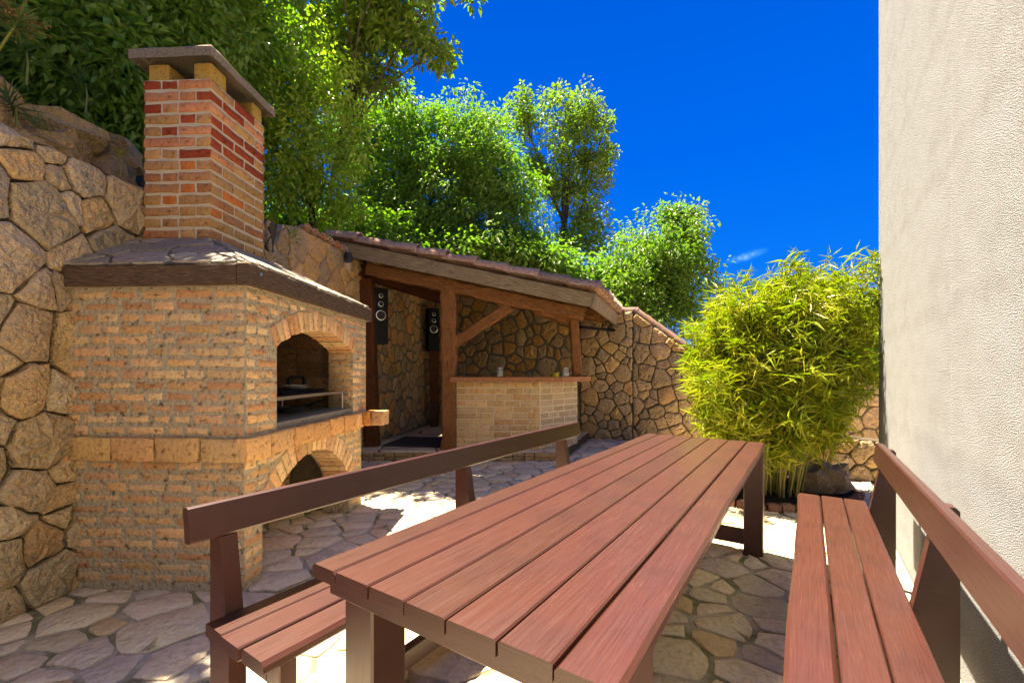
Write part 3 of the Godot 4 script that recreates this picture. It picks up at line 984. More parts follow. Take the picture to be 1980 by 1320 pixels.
func build_barbecue() -> void:
	BBQ = Transform3D(Basis(Vector3(0.0523, 0, -0.9986), Vector3.UP, Vector3(-0.9986, 0, -0.0523)), V(-1.5, 0, 2.47))
	var W := 1.76
	var deep := 1.09
	var t := thing("barbecue", "big brick garden barbecue with arched firebox and slate hood", "barbecue", BQ(0.9, 0, 0.5))
	# faces: near side (u from the wall to the corner) and front (u back along a)
	var side := Transform3D(Basis(-BBQ.basis.z, Vector3.UP, -BBQ.basis.x), BQ(0, 0, deep))
	var front := Transform3D(Basis(BBQ.basis.x, Vector3.UP, -BBQ.basis.z), BQ(0, 0, 0))
	# ---- base
	var base := node("base", t)
	tag(base, "lower brick plinth smeared with mortar, with an arched wood store", "")
	var lc := Vector2(0.83, -0.044)
	var lr := 0.717
	var hole := circle_cap(lc, lr + 0.012, 0.0)
	hole = Geometry2D.intersect_polygons(hole, rect(0.2, -0.5, 1.44, 2.0))[0]
	var front_poly: PackedVector2Array = Geometry2D.clip_polygons(rect(0.033, 0, W - 0.04, 0.763), Geometry2D.merge_polygons(hole, rect(0.2, -0.4, 1.44, 0.34))[0])[0]
	var bf := front.translated_local(Vector3(0, 0, -0.03))
	wobj("face_mortar", extrude(front_poly, -0.24, 0.0025), M.mortar_tan, base, bf)
	var bs := side.translated_local(Vector3(0, 0, -0.03))
	wobj("flank_mortar", extrude(rect(0, 0, deep - 0.03, 0.765), -0.12, 0.0), M.mortar_tan, base, bs)
	var mb := MB.new()
	mb.box(Vector3(0.15, 0, 0.6), Vector3(W - 0.04, 0.765, deep))
	mb.box(Vector3(1.5, 0, 0.25), Vector3(W - 0.045, 0.765, 0.62))
	wobj("backing_mortar", mb.mesh(), M.mortar_grey, base, BBQ)
	courses(base, bs, 0.0, deep - 0.03, 0.05, 0.76, 11, [0.20, 0.22, 0.12, 0.16, 0.24], [], Vector2(0.0005, 0.005), 0.022, ORANGE, M.brick, 0.006, 0.005, 0.95)
	var ring_poly := circle_cap(lc, lr + 0.165, 0.0)
	var cut: PackedVector2Array = Geometry2D.merge_polygons(Geometry2D.intersect_polygons(ring_poly, rect(0.1, 0.3, 1.58, 2.0))[0], rect(0.2, -0.4, 1.44, 0.34))[0]
	courses(base, bf, 0.03, W - 0.04, 0.05, 0.76, 11, [0.20, 0.22, 0.11, 0.13], [cut], Vector2(0.003, 0.008), 0.020, ORANGE, M.brick, 0.005, 0.007)
	var wl := asin(0.378 / lr)
	voussoirs(base, bf, lc, lr, lr + 0.15, wl, PI - wl, 21, 0.008, 0.16)
	# bricks inside the wood store
	var inner := Transform3D(front.basis, BQ(0, 0, 0.598))
	courses(base, inner, 0.15, 1.5, 0.0, 0.70, 9, [0.24, 0.22], [], Vector2(0.002, 0.008), 0.012, ORANGE, M.brick)
	# ---- ledge of big clay blocks
	var ledge := node("ledge", t)
	mb = MB.new()
	mb.box(Vector3(0.0, 0.765, 0.0), Vector3(W - 0.02, 0.885, deep + 0.1))
	wobj("ledge_core", mb.mesh(), M.mortar_tan, ledge, BBQ)
	var ls := side.translated_local(Vector3(-0.12, 0, 0.0))
	var x := 0.0
	for l in [0.20, 0.25, 0.26, 0.26, 0.274]:
		piece("clay_block", ledge, ls, rough(rect(x + 0.006, 0.763 + RR(-0.006, 0.004), x + l - 0.006, 0.892 + RR(-0.004, 0.004)), 0.1, 0.005), -0.02, 0.04 + RR(-0.004, 0.006), 0.009, 0.002, 0.002, tone([[0.72, 0.46, 0.21], [0.68, 0.41, 0.18], [0.74, 0.49, 0.25]], 0.08), M.brick)
		x += l
	x = -0.045
	for l in [0.24, 0.26, 0.25, 0.26, 0.25, 0.25, 0.27]:
		piece("clay_block", ledge, front, rough(rect(x + 0.006, 0.763 + RR(-0.006, 0.004), x + l - 0.006, 0.892 + RR(-0.004, 0.004)), 0.1, 0.005), -0.02, 0.04 + RR(-0.004, 0.006), 0.009, 0.002, 0.002, tone([[0.74, 0.43, 0.18], [0.70, 0.39, 0.16], [0.76, 0.47, 0.22]], 0.08), M.brick)
		x += l
	# the far end block juts out of the front
	for e in [[0.042, 0.115, [[0.62, 0.30, 0.10]]], [0.118, 0.235, [[0.60, 0.38, 0.22]]]]:
		piece("clay_block", ledge, Transform3D(Basis(-BBQ.basis.z, Vector3.UP, -BBQ.basis.x), BQ(1.58, 0, 0)), rough(rect(e[0], 0.768, e[1] - 0.003, 0.898), 0.06, 0.004), -0.17, 0.0, 0.01, 0.002, 0.002, tone(e[2], 0.05), M.brick)
	# ---- body with the arched firebox
	var body := node("body", t)
	tag(body, "orange brick body with an arched firebox opening", "")
	var uc := Vector2(0.88, 0.302)
	var ur := 1.271
	var mouth: PackedVector2Array = Geometry2D.merge_polygons(Geometry2D.intersect_polygons(circle_cap(uc, ur + 0.012, 1.2), rect(0.30, 0.9, 1.46, 2.0))[0], rect(0.30, 0.93, 1.46, 1.435))[0]
	var fp: PackedVector2Array = Geometry2D.clip_polygons(rect(0.0, 0.885, W, 1.745), mouth)[0]
	# an opening inside the outline would be a hole: the mouth reaches down to the hearth line instead
	var mouth2: PackedVector2Array = Geometry2D.merge_polygons(mouth, rect(0.30, 0.7, 1.46, 0.95))[0]
	fp = Geometry2D.clip_polygons(rect(0.003, 0.887, W, 1.743), mouth2)[0]
	wobj("face_mortar", extrude(fp, -0.22, 0.0025), M.mortar_tan, body, front)
	wobj("flank_mortar", extrude(rect(-0.08, 0.885, deep, 1.745), -0.2, 0.0), M.mortar_tan, body, side.translated_local(Vector3(0, 0, 0)))
	mb = MB.new()
	mb.box(Vector3(W - 0.2, 0.885, 0.222), Vector3(W - 0.002, 1.745, deep))
	mb.box(Vector3(0.2, 0.885, 0.82), Vector3(W - 0.2, 1.745, deep))
	wobj("backing_mortar", mb.mesh(), M.mortar_grey, body, BBQ)
	mb = MB.new()
	mb.box(Vector3(0.2, 0.885, -0.0), Vector3(W - 0.2, 0.943, 0.82))
	wobj("hearth", mb.mesh(), M.ash, body, BBQ)
	courses(body, side, -0.06, deep + 0.006, 0.90, 1.735, 13, [0.20, 0.22, 0.15, 0.12, 0.23], [], Vector2(0.001, 0.007), 0.021, ORANGE, M.brick, 0.006, 0.006)
	var ringu := circle_cap(uc, ur + 0.145, 1.30)
	var cutu: PackedVector2Array = Geometry2D.merge_polygons(Geometry2D.intersect_polygons(ringu, rect(0.20, 1.36, 1.56, 2.0))[0], rect(0.30, 0.7, 1.46, 1.40))[0]
	courses(body, front, 0.0, W, 0.90, 1.735, 13, [0.20, 0.11, 0.12, 0.09], [cutu], Vector2(0.003, 0.009), 0.018, ORANGE, M.brick, 0.004, 0.008)
	var wu := acos(0.60 / ur)
	voussoirs(body, front, uc, ur, ur + 0.135, wu, PI - wu, 20, 0.010, 0.14)
	# jamb of the far pier and the fire bricks inside
	var jamb := Transform3D(Basis(-BBQ.basis.z, Vector3.UP, -BBQ.basis.x), BQ(1.46, 0, 0.22))
	courses(body, jamb, 0.0, 0.205, 0.945, 1.44, 8, [0.21], [], Vector2(0.001, 0.006), 0.012, ORANGE, M.brick, 0.004, 0.006, 0.8)
	var fire := Transform3D(front.basis, BQ(0, 0, 0.82))
	courses(body, fire, 0.2, 1.56, 0.945, 1.745, 6, [0.26, 0.24], [], Vector2(0.001, 0.004), 0.006, [[0.34, 0.25, 0.16], [0.28, 0.21, 0.14], [0.38, 0.27, 0.17]], M.soot, 0.002, 0.003)
	var fire2 := Transform3D(Basis(-BBQ.basis.z, Vector3.UP, -BBQ.basis.x), BQ(1.56, 0, 0.82))
	courses(body, fire2, 0.0, 0.6, 0.945, 1.745, 6, [0.26, 0.24], [], Vector2(0.001, 0.004), 0.006, [[0.34, 0.25, 0.16], [0.28, 0.21, 0.14]], M.soot, 0.002, 0.003)
	# ---- hood: mantel beams, mortar pyramid, slates
	var hood := node("hood", t)
	mb = MB.new()
	mb.box(Vector3(-0.03, 1.745, -0.03), Vector3(W + 0.02, 1.85, deep + 0.1))
	wobj("mantel_slab", mb.mesh(), M.mortar_tan, hood, BBQ)
	var beam := bar("mantel_beam", hood, BQ(-0.05, 1.805, -0.02), BQ(W + 0.02, 1.805, -0.02), 0.07, 0.118, 0.006, M.mantel, 0.0015, 10)
	mb = MB.new()
	var nail := V(0, 0, 0)
	beam = bar("mantel_beam", hood, BQ(-0.018, 1.805, 0.0185), BQ(-0.018, 1.805, deep + 0.05), 0.064, 0.116, 0.006, M.mantel, 0.0015, 8)
	var bolt := obj("bolt", lathe([[0.0, 0.0], [0.011, 0.0], [0.011, 0.003], [0.0, 0.005]], 10), M.steel, t)
	bolt.transform = t.transform.affine_inverse() * Transform3D(Basis(BBQ.basis.x, -BBQ.basis.z, Vector3.UP), BQ(0.06, 1.825, -0.055))
	var ca0 := 0.45
	var ca1 := 1.03
	var cb0 := 0.545
	var cb1 := 1.01
	var lo := [BQ(-0.045, 1.866, -0.05), BQ(W + 0.02, 1.866, -0.05), BQ(W + 0.02, 1.866, deep + 0.1), BQ(-0.045, 1.866, deep + 0.1)]
	var hi := [BQ(ca0 - 0.02, 2.15, cb0 - 0.02), BQ(ca1 + 0.02, 2.15, cb0 - 0.02), BQ(ca1 + 0.02, 2.15, deep + 0.1), BQ(ca0 - 0.02, 2.15, deep + 0.1)]
	mb = MB.new()
	for i in 4:
		var j := (i + 1) % 4
		mb.quad(lo[i], lo[j], hi[j], hi[i])
	mb.quad(hi[0], hi[1], hi[2], hi[3])
	wobj("hood_core", mb.mesh(), M.mortar_grey, hood)
	for s in [[3, 0], [0, 1]]:
		var o3: Vector3 = lo[s[0]]
		var ex: Vector3 = (lo[s[1]] - o3).normalized()
		var mid: Vector3 = (hi[s[0]] + hi[s[1]]) * 0.5 - o3
		var ey := (mid - ex * mid.dot(ex)).normalized()
		var fr := Transform3D(Basis(ex, ey, ex.cross(ey)), o3)
		var quad := PackedVector2Array()
		for c in [lo[s[0]], lo[s[1]], hi[s[1]], hi[s[0]]]:
			quad.append(Vector2((c - o3).dot(ex), (c - o3).dot(ey)))
		for c in cells(quad, scatter(quad, 0.07, 0.24, 900, Vector2(1.6, 0.7)), 0.4):
			var sp := shrink(c, 0.006, 0.008)
			if sp.size() >= 3 and absf(area(sp)) > 0.001:
				piece("slate", hood, fr, rough(sp, 0.1, 0.004), -0.004, 0.012 + RR(-0.004, 0.005), 0.004, 0.001, 0.002, tone([[0.38, 0.33, 0.27], [0.30, 0.265, 0.225], [0.44, 0.38, 0.31], [0.33, 0.285, 0.235]], 0.15), M.slate, false, true)
	# ---- chimney
	var ch := node("chimney", t)
	tag(ch, "mixed red and yellow brick chimney under a concrete cap", "")
	mb = MB.new()
	mb.box(Vector3(ca0 + 0.004, 2.05, cb0 + 0.004), Vector3(ca1 - 0.004, 3.232, cb1 - 0.004))
	wobj("mortar_core", mb.mesh(), M.mortar_cream, ch, BBQ)
	var mix := [[0.38, 0.075, 0.03], [0.42, 0.09, 0.035], [0.40, 0.08, 0.035], [0.68, 0.29, 0.14], [0.70, 0.32, 0.16], [0.52, 0.29, 0.12], [0.62, 0.20, 0.055], [0.64, 0.36, 0.14]]
	var low := [[0.50, 0.29, 0.11], [0.54, 0.32, 0.13], [0.47, 0.25, 0.11], [0.64, 0.21, 0.055], [0.44, 0.20, 0.09], [0.56, 0.33, 0.14]]
	var faces := [[Transform3D(Basis(-BBQ.basis.z, Vector3.UP, -BBQ.basis.x), BQ(ca0, 0, cb1)), cb1 - cb0], [Transform3D(Basis(BBQ.basis.x, Vector3.UP, -BBQ.basis.z), BQ(ca0, 0, cb0)), ca1 - ca0], [Transform3D(Basis(BBQ.basis.z, Vector3.UP, BBQ.basis.x), BQ(ca1, 0, cb0)), cb1 - cb0], [Transform3D(Basis(-BBQ.basis.x, Vector3.UP, BBQ.basis.z), BQ(ca1, 0, cb1)), ca1 - ca0]]
	for f in faces:
		var wd: float = f[1]
		for i in 14:
			var y0 := 2.153 + i * 0.0774
			var cuts := [0.0, 0.245, 0.36, wd] if i % 2 == 0 else [0.0, 0.12, 0.235, wd]
			if wd > 0.5:
				cuts = [0.0, 0.115, 0.345, wd] if i % 2 == 0 else [0.0, 0.235, 0.465, wd]
			for k in cuts.size() - 1:
				var s: float = cuts[k] + (0.008 if k > 0 else -0.002)
				var e: float = cuts[k + 1] - (0.007 if k < cuts.size() - 2 else -0.002)
				piece("brick", ch, f[0], rough(rect(s, y0 + 0.010, e, y0 + 0.0655 + RR(-0.003, 0.002)), 0.07, 0.004), -0.004, 0.002 + RR(0, 0.004), 0.005, 0.001, 0.001, tone(low if i < 7 else mix, 0.12), M.brick, false)
	# corner piers of the smoke outlet and the cap
	for c in [[ca0 + 0.09, cb0 + 0.07, 0.16, 0.13], [ca0 + 0.09, cb1 - 0.085, 0.16, 0.15], [ca1 - 0.07, cb0 + 0.07, 0.12, 0.13], [ca1 - 0.07, cb1 - 0.085, 0.12, 0.15]]:
		var m := timber(0.105, c[3] - 0.006, c[2] - 0.006, 0.008, 0.002, 2)
		wobj("pier", m, mat_pier(), ch, Transform3D(Basis(Vector3.UP, BBQ.basis.x, Vector3.UP.cross(BBQ.basis.x)), BQ(c[0], 3.238, c[1])))
	mb = MB.new()
	mb.box(Vector3(ca0 + 0.18, 3.0, cb0 + 0.05), Vector3(ca1 - 0.15, 3.2345, cb1 - 0.05))
	wobj("flue", mb.mesh(), M.black_matt, ch, BBQ)
	var capq := rough(rect(ca0 - 0.06, cb0 - 0.05, ca1 + 0.07, cb1 + 0.055), 0.09, 0.005)
	wobj("cap", slab(capq, 0.0, 0.075, 0.016, 0.004, 0.004, Color.WHITE), M.cap, ch, Transform3D(Basis(BBQ.basis.x, BBQ.basis.z, BBQ.basis.x.cross(BBQ.basis.z)), BQ(0, 3.343, 0)) if BBQ.basis.x.cross(BBQ.basis.z).y > 0 else Transform3D(Basis(BBQ.basis.x, -BBQ.basis.z, Vector3.UP), BQ(0, 3.343, cb0 + cb1)))

var _pier: StandardMaterial3D
func mat_pier() -> StandardMaterial3D:
	if not _pier:
		_pier = mat(lin(0.46, 0.29, 0.07), (M.brick as StandardMaterial3D).albedo_texture, 0.9, Vector3.ONE * 2.0, true)
	return _pier

# ------------------------------------------------------------------ bar under its tiled roof
func build_shelter() -> void:
	# raised stone floor
	var fl := Node3D.new()
	fl.name = "raised_floor"
	add_child(fl)
	tag(fl, "raised stone floor of the bar with a rough stepped edge", "floor", "", "structure")
	var pl := PackedVector2Array([Vector2(-2.4, 6.22), Vector2(0.71, 6.22), Vector2(1.46, 8.3), Vector2(1.2, 8.6), Vector2(-1.8, 9.5)])
	var flat := Transform3D(Basis(Vector3(1, 0, 0), Vector3(0, 0, -1), Vector3(0, 1, 0)), Vector3.ZERO)
	obj("mortar_core", extrude(pl, 0.0, 0.115), M.mortar_dark, fl, flat)
	for c in cells(pl, scatter(pl, 0.3, 0.6, 500), 0.8):
		var s := shrink(c, 0.012, 0.02)
		if s.size() >= 3 and absf(area(s)) > 0.004:
			piece("floor_slab", fl, flat, rough(s, 0.15, 0.008), 0.1, 0.13 + RR(-0.003, 0.004), 0.006, 0.001, 0.001, tone([[0.66, 0.56, 0.40], [0.70, 0.60, 0.44], [0.60, 0.52, 0.40]], 0.1), M.paving, false)
	var st := Transform3D(Basis(), V(0, 0, 6.22))
	var x := -2.3
	while x < 0.7:
		var w := RR(0.12, 0.34)
		var e := minf(x + w, 0.71)
		if e - x > 0.06:
			var split := RR(0.045, 0.08)
			for q in [[0.0, split], [split, 0.122]]:
				piece("edge_stone", fl, st, rough(rect(x + 0.006, q[0] + 0.003, e - 0.006, q[1] - 0.003), 0.07, 0.004), -0.03, RR(0.01, 0.05), 0.01, 0.004, 0.004, tone([[0.62, 0.51, 0.35], [0.64, 0.49, 0.29], [0.56, 0.47, 0.34]], 0.12), M.stone)
		x = e
		if x > 0.66:
			break
	# roof timbers
	var t := thing("bar_shelter", "open timber shelter with a clay tile roof over the bar", "shelter", V(-0.8, 0.0, 7.2))
	var L := V(-2.62, 3.14, 6.2)      # upper end of the roof edge
	var R := V(1.08, 2.31, 5.85)      # lower end
	var E := V(0.90, 0, 2.36)         # back along the eave
	var down := (R - L).normalized()
	var nrm := E.normalized().cross(down).normalized()
	if nrm.y < 0:
		nrm = -nrm
	var E0 := V(1.12, 0, 3.25)
	var rp := func(s: float, e: float, z: float) -> Vector3: return L + (R - L) * s + E0.lerp(E, clampf(s, 0.0, 1.0)) * e + nrm * z
	# fascia boards along the sloping edge
	bar("fascia_board", t, rp.call(-0.01, 0.0, -0.095), rp.call(0.418, 0.0, -0.095), 0.04, 0.19, 0.005, M.grey_timber, 0.002, 10, nrm)
	bar("fascia_board", t, rp.call(0.420, -0.006, -0.10), rp.call(1.0, -0.006, -0.10), 0.045, 0.185, 0.005, M.grey_timber, 0.002, 12, nrm)
	bar("eave_board", t, rp.call(1.005, -0.012, -0.10), rp.call(1.005, 1.0, -0.10), 0.04, 0.19, 0.005, M.grey_timber, 0.002, 10, nrm)
	# boarding and rafters
	bar("ridge_plate", t, rp.call(0.06, 0.05, -0.32), rp.call(0.06, 1.0, -0.32), 0.16, 0.2, 0.012, M.dark_timber, 0.004, 10)
	for i in 12:
		var e0 := 0.012 + i * 0.082
		bar("roof_board", t, rp.call(0.01, e0 + 0.04, -0.033), rp.call(0.99, e0 + 0.04, -0.033), 0.20, 0.025, 0.002, M.dark_timber, 0.0, 1, nrm)
	bar("main_beam", t, rp.call(0.13, 0.085, -0.275), rp.call(0.975, 0.085, -0.285), 0.17, 0.18, 0.02, M.timber, 0.014, 26, nrm)
	for e in [[0.33, 0.94], [0.58, 0.965], [0.82, 0.96]]:
		bar("rafter", t, rp.call(0.03, e[0], -0.15), rp.call(e[1], e[0], -0.15), 0.12, 0.15, 0.012, M.timber, 0.005, 14, nrm)
	bar("purlin", t, rp.call(0.80, 0.10, -0.33), rp.call(0.80, 0.97, -0.31), 0.13, 0.15, 0.012, M.timber, 0.005, 10)
	# posts: the two at the entrance and the one on the counter
	bar("post", t, V(-0.915, 0.125, 6.47), rp.call(0.455, 0.1, -0.36), 0.22, 0.24, 0.03, M.timber, 0.014, 20, Vector3(0, 0, 1))
	bar("post", t, V(-2.13, 0.125, 6.72), V(-2.20, 2.66, 6.66), 0.2, 0.2, 0.03, M.dark_timber, 0.008, 14, Vector3(0, 0, 1))
	bar("post", t, V(1.02, 1.185, 6.85), V(0.95, 2.06, 6.8), 0.14, 0.16, 0.02, M.timber, 0.006, 8, Vector3(0, 0, 1))
	bar("post", t, V(-1.60, 0.125, 9.05), V(-1.60, 2.55, 9.05), 0.16, 0.14, 0.01, M.dark_timber, 0.004, 8, Vector3(0, 0, 1))
	bar("brace", t, V(-0.86, 1.66, 6.44), rp.call(0.70, 0.095, -0.37), 0.14, 0.195, 0.018, M.timber, 0.01, 12, Vector3(0, 0, 1))
	# gutter pipe under the eave
	var mb := MB.new()
	var g0: Vector3 = rp.call(1.0, 0.72, -0.28)
	tube(mb, [rp.call(1.01, 0.95, -0.17), rp.call(1.01, 0.95, -0.29), g0 + Vector3(-0.5, -0.02, 0.1), g0 + Vector3(-0.5, -0.02, 0.05)], [0.028, 0.028, 0.028, 0.028], 10)
	wobj("gutter_pipe", mb.mesh(), M.black, t)
	# tiles: columns of covers and channels running down the slope
	var tl := [[1.0, 0.9, 0.85], [0.9, 0.85, 0.8], [1.1, 0.95, 0.85], [0.8, 0.8, 0.78]]
	var slope_len := L.distance_to(R)
	var ex := down
	var ez := ex.cross(nrm).normalized()
	var cols := 12
	for c in cols:
		for k in 9:
			var s := (0.0 + k * 0.112) * slope_len / slope_len
			var at: Vector3 = rp.call(s, 0.012 + c * 0.083, 0.012 + 0.02)
			wobj("tile", half_tile(0.48, 0.115, 0.14, 0.02, tone(tl, 0.2)), M.tile, t, Transform3D(Basis(ex, nrm, ez), at + nrm * RR(-0.004, 0.016)).rotated_local(Vector3(0, 0, 1), 0.05 + RR(-0.02, 0.02)).rotated_local(Vector3(0, 1, 0), RR(-0.05, 0.05)))
			if c < cols - 1:
				at = rp.call(s, 0.012 + (c + 0.5) * 0.083, 0.10)
				wobj("tile", half_tile(0.47, 0.12, 0.10, 0.014, tone(tl, 0.14), true), M.tile, t, Transform3D(Basis(ex, nrm, ez), at).rotated_local(Vector3(0, 0, 1), 0.03))
	# ---- counter
	t = thing("bar_counter", "pale brick bar counter with a rustic wooden top", "bar", V(0.1, 0.13, 6.4))
	var a := V(-0.80, 0.13, 6.36)
	var b := V(0.405, 0.13, 6.36)
	var c2 := V(1.03, 0.13, 6.95)
	var pale := [[0.66, 0.46, 0.22], [0.70, 0.51, 0.27], [0.62, 0.41, 0.20], [0.68, 0.48, 0.24], [0.64, 0.40, 0.20], [0.70, 0.52, 0.29]]
	var f1 := Transform3D(Basis(Vector3(1, 0, 0), Vector3.UP, Vector3(0, 0, 1)), a)
	wobj("face_mortar", extrude(rect(0, 0, a.distance_to(b), 0.985), -0.2, 0.0), M.mortar_cream, t, f1)
	courses(t, f1, 0.0, a.distance_to(b), 0.0, 0.985, 11, [0.26, 0.28, 0.25], [], Vector2(0.004, 0.009), 0.011, pale, M.brick, 0.004, 0.006)
	var d2 := (c2 - b).normalized()
	var f2 := Transform3D(Basis(d2, Vector3.UP, d2.cross(Vector3.UP)), b)
	wobj("end_mortar", extrude(rect(0.002, 0, b.distance_to(c2), 0.985), -0.15, 0.002), M.mortar_cream, t, f2)
	courses(t, f2, 0.01, b.distance_to(c2), 0.0, 0.985, 11, [0.26, 0.28, 0.25], [], Vector2(0.004, 0.006), 0.010, [[0.58, 0.46, 0.30], [0.56, 0.45, 0.31]], M.brick, 0.003, 0.004)
	var top := PackedVector2Array([Vector2(-0.88, 6.24), Vector2(0.40, 6.235), Vector2(0.72, 6.30), Vector2(1.23, 6.86), Vector2(1.13, 7.2), Vector2(0.3, 6.75), Vector2(-0.80, 6.75)])
	var tw := MB.new()
	var tm := extrude(top, 1.115, 1.185)
	wobj("counter_top", tm, M.counter if M.has("counter") else top_mat(), t, flat)

var _top: StandardMaterial3D
func top_mat() -> StandardMaterial3D:
	_top = mat(lin(1.0, 0.85, 0.7), (M.timber as StandardMaterial3D).albedo_texture, 0.6, Vector3(0.8, 3.0, 0.8), true)
	return _top

# ------------------------------------------------------------------ table and benches
func build_table() -> void:
	var t := thing("table", "long red-brown slatted wooden dining table on four thick legs", "table", TB(-0.66, 0, 2.1))
	var gaps := [0.0, 0.0993, 0.2261, 0.3469, 0.4684, 0.5961, 0.7158, 0.8292]
	var r0 := -1.0764
	var t0 := 0.6617
	var t1 := 3.5395
	for i in 7:
		var a: float = r0 + gaps[i] + (0.0025 if i else 0.0)
		var b: float = r0 + gaps[i + 1] - (0.0025 if i < 6 else 0.0)
		var w := b - a
		var m := timber(t1 - t0, w, 0.037, 0.004 if i in [1, 2, 3, 4, 5] else 0.009, 0.0, 40, Vector2(0.004 if i == 0 else 0.0, 0.0) if i < 6 else Vector2(0.0, 0.0028))
		# local z points to +r when x runs along t
		var x := along(TB((a + b) * 0.5, 0.7515 + RR(-0.0006, 0.0006), t0 + RR(-0.002, 0.002)), TB((a + b) * 0.5, 0.7515, t1))
		wobj("plank", m, M.varnish, t, x)
	for e in [[r0 + 0.062, t0 + 0.155], [r0 + 0.765, t0 + 0.155], [r0 + 0.062, t1 - 0.065], [r0 + 0.765, t1 - 0.065]]:
		bar("leg", t, TB(e[0], 0, e[1]), TB(e[0], 0.7325, e[1]), 0.118, 0.12, 0.006, M.varnish, 0.0, 1, TB(0, 0, 1) - TB(0, 0, 0))
	for e in [t0 + 0.05, t1 - 0.15]:
		bar("cross_bar", t, TB(r0 + 0.05, 0.713, e), TB(r0 + 0.78, 0.713, e), 0.06, 0.038, 0.003, M.varnish)
	for e in [t0 + 0.155, t1 - 0.065]:
		bar("stretcher", t, TB(r0 + 0.121, 0.11, e), TB(r0 + 0.706, 0.11, e), 0.05, 0.10, 0.004, M.varnish)

func bench(called_label: String, side: float, edge: float, posts: Array) -> void:
	# side: +1 when the back rest is on the +r side; edge: r of the seat's edge next to the back rest
	var t := thing("bench", called_label, "bench", TB(edge - side * 0.18, 0, 2.1), "benches along the table")
	var t0 := 0.63
	var t1 := 3.55
	for i in 3:
		var a := edge - side * (0.003 + i * 0.1165)
		var b := edge - side * (0.1135 + i * 0.1165 + (0.012 if i == 2 else 0.0))
		var m := timber(t1 - t0, absf(b - a), 0.042, 0.004 if i < 2 else 0.012, 0.0, 24, Vector2.ZERO if i < 2 else (Vector2(0.003, 0) if side > 0 else Vector2(0, 0.003)))
		wobj("seat_plank", m, M.varnish, t, along(TB((a + b) * 0.5, 0.429, t0 + RR(-0.004, 0.004)), TB((a + b) * 0.5, 0.429, t1)))
	# back rail in front of the tapered posts
	var rr := edge + side * 0.062
	wobj("back_rail", timber(2.96, 0.042, 0.118, 0.006), M.varnish, t, along(TB(rr, 0.762, 0.600), TB(rr, 0.762, 3.56), (TB(side * 0.16, 1.0, 0) - TB(0, 0, 0)).normalized()))
	for p in posts:
		# profile across the bench: upright back edge, sloping front edge
		var prof := PackedVector2Array()
		for e in [[-0.02, 0.0], [0.118, 0.0], [0.118, 0.80], [0.108, 0.812], [0.088, 0.812], [0.084, 0.70], [0.045, 0.70], [-0.004, 0.43], [-0.004, 0.40], [-0.02, 0.40]]:
			prof.append(Vector2(e[0] * side, e[1]))
		var o := TB(edge, 0, p)
		var ex := TB(1, 0, 0) - TB(0, 0, 0)
		var m := extrude(prof, -0.028, 0.028)
		wobj("back_post", m, M.varnish, t, Transform3D(Basis(ex, Vector3.UP, ex.cross(Vector3.UP)), o))
		bar("leg", t, TB(edge - side * 0.30, 0, p), TB(edge - side * 0.30, 0.4075, p), 0.075, 0.056, 0.004, M.varnish, 0.0, 1, TB(0, 0, 1) - TB(0, 0, 0))
		bar("seat_bearer", t, TB(edge - side * 0.021, 0.365, p), TB(edge - side * 0.262, 0.365, p), 0.056, 0.084, 0.004, M.varnish)
	bar("stretcher", t, TB(edge - side * 0.30, 0.13, posts[0] + 0.03), TB(edge - side * 0.30, 0.13, posts[2] - 0.03), 0.04, 0.08, 0.004, M.varnish)

func build_benches() -> void:
	bench("red-brown wooden bench with a back rail between table and barbecue", -1.0, -1.6305, [0.72, 2.02, 3.28])
	bench("red-brown wooden bench with a back rail against the house wall", 1.0, 0.304, [0.80, 2.08, 3.37])

# ------------------------------------------------------------------ plants
func leaf_spray(n: int, spread: float, length: float, width: float, droop: float) -> ArrayMesh:
	var mb := MB.new()
	for i in n:
		var d := Vector3(RR(-1, 1), RR(-0.8, 0.8), RR(-1, 1))
		while d.length() > 1.0:
			d = Vector3(RR(-1, 1), RR(-0.8, 0.8), RR(-1, 1))
		var p := d * spread
		var out_ := (d + Vector3(RR(-0.7, 0.7), RR(-0.5, 0.4) - droop, RR(-0.7, 0.7))).normalized()
		var s := out_.cross(Vector3(RR(-0.5, 0.5), 1, RR(-0.5, 0.5))).normalized()
		var l := length * RR(0.7, 1.25)
		var w := width * RR(0.8, 1.2)
		var up := s.cross(out_)
		var k := RR(0.82, 1.15)
		mb.col = Color(k * RR(0.9, 1.1), k, k * RR(0.8, 1.1))
		var tip := p + out_ * l - Vector3.UP * l * 0.18
		var m := p + out_ * l * 0.45
		var a := m + s * w * 0.5 + up * w * 0.12
		var b := m - s * w * 0.5 + up * w * 0.12
		mb.quad(p, a, tip, m)
		mb.quad(p, m, tip, b)
	return mb.mesh()

func foliage(called: String, parent: Node3D, mesh: Mesh, xfs: Array, cols: Array) -> MultiMeshInstance3D:
	var mm := MultiMesh.new()
	mm.transform_format = MultiMesh.TRANSFORM_3D
	mm.use_colors = true
	mm.mesh = mesh
	mm.instance_count = xfs.size()
	for i in xfs.size():
		mm.set_instance_transform(i, xfs[i])
		mm.set_instance_color(i, cols[i])
	var o := MultiMeshInstance3D.new()
	o.name = called
	o.multimesh = mm
	o.material_override = M.leaf
	parent.add_child(o, true)
	o.transform = parent.transform.affine_inverse()
	o.set_meta("kind", "stuff")
	return o

var sprays := {}
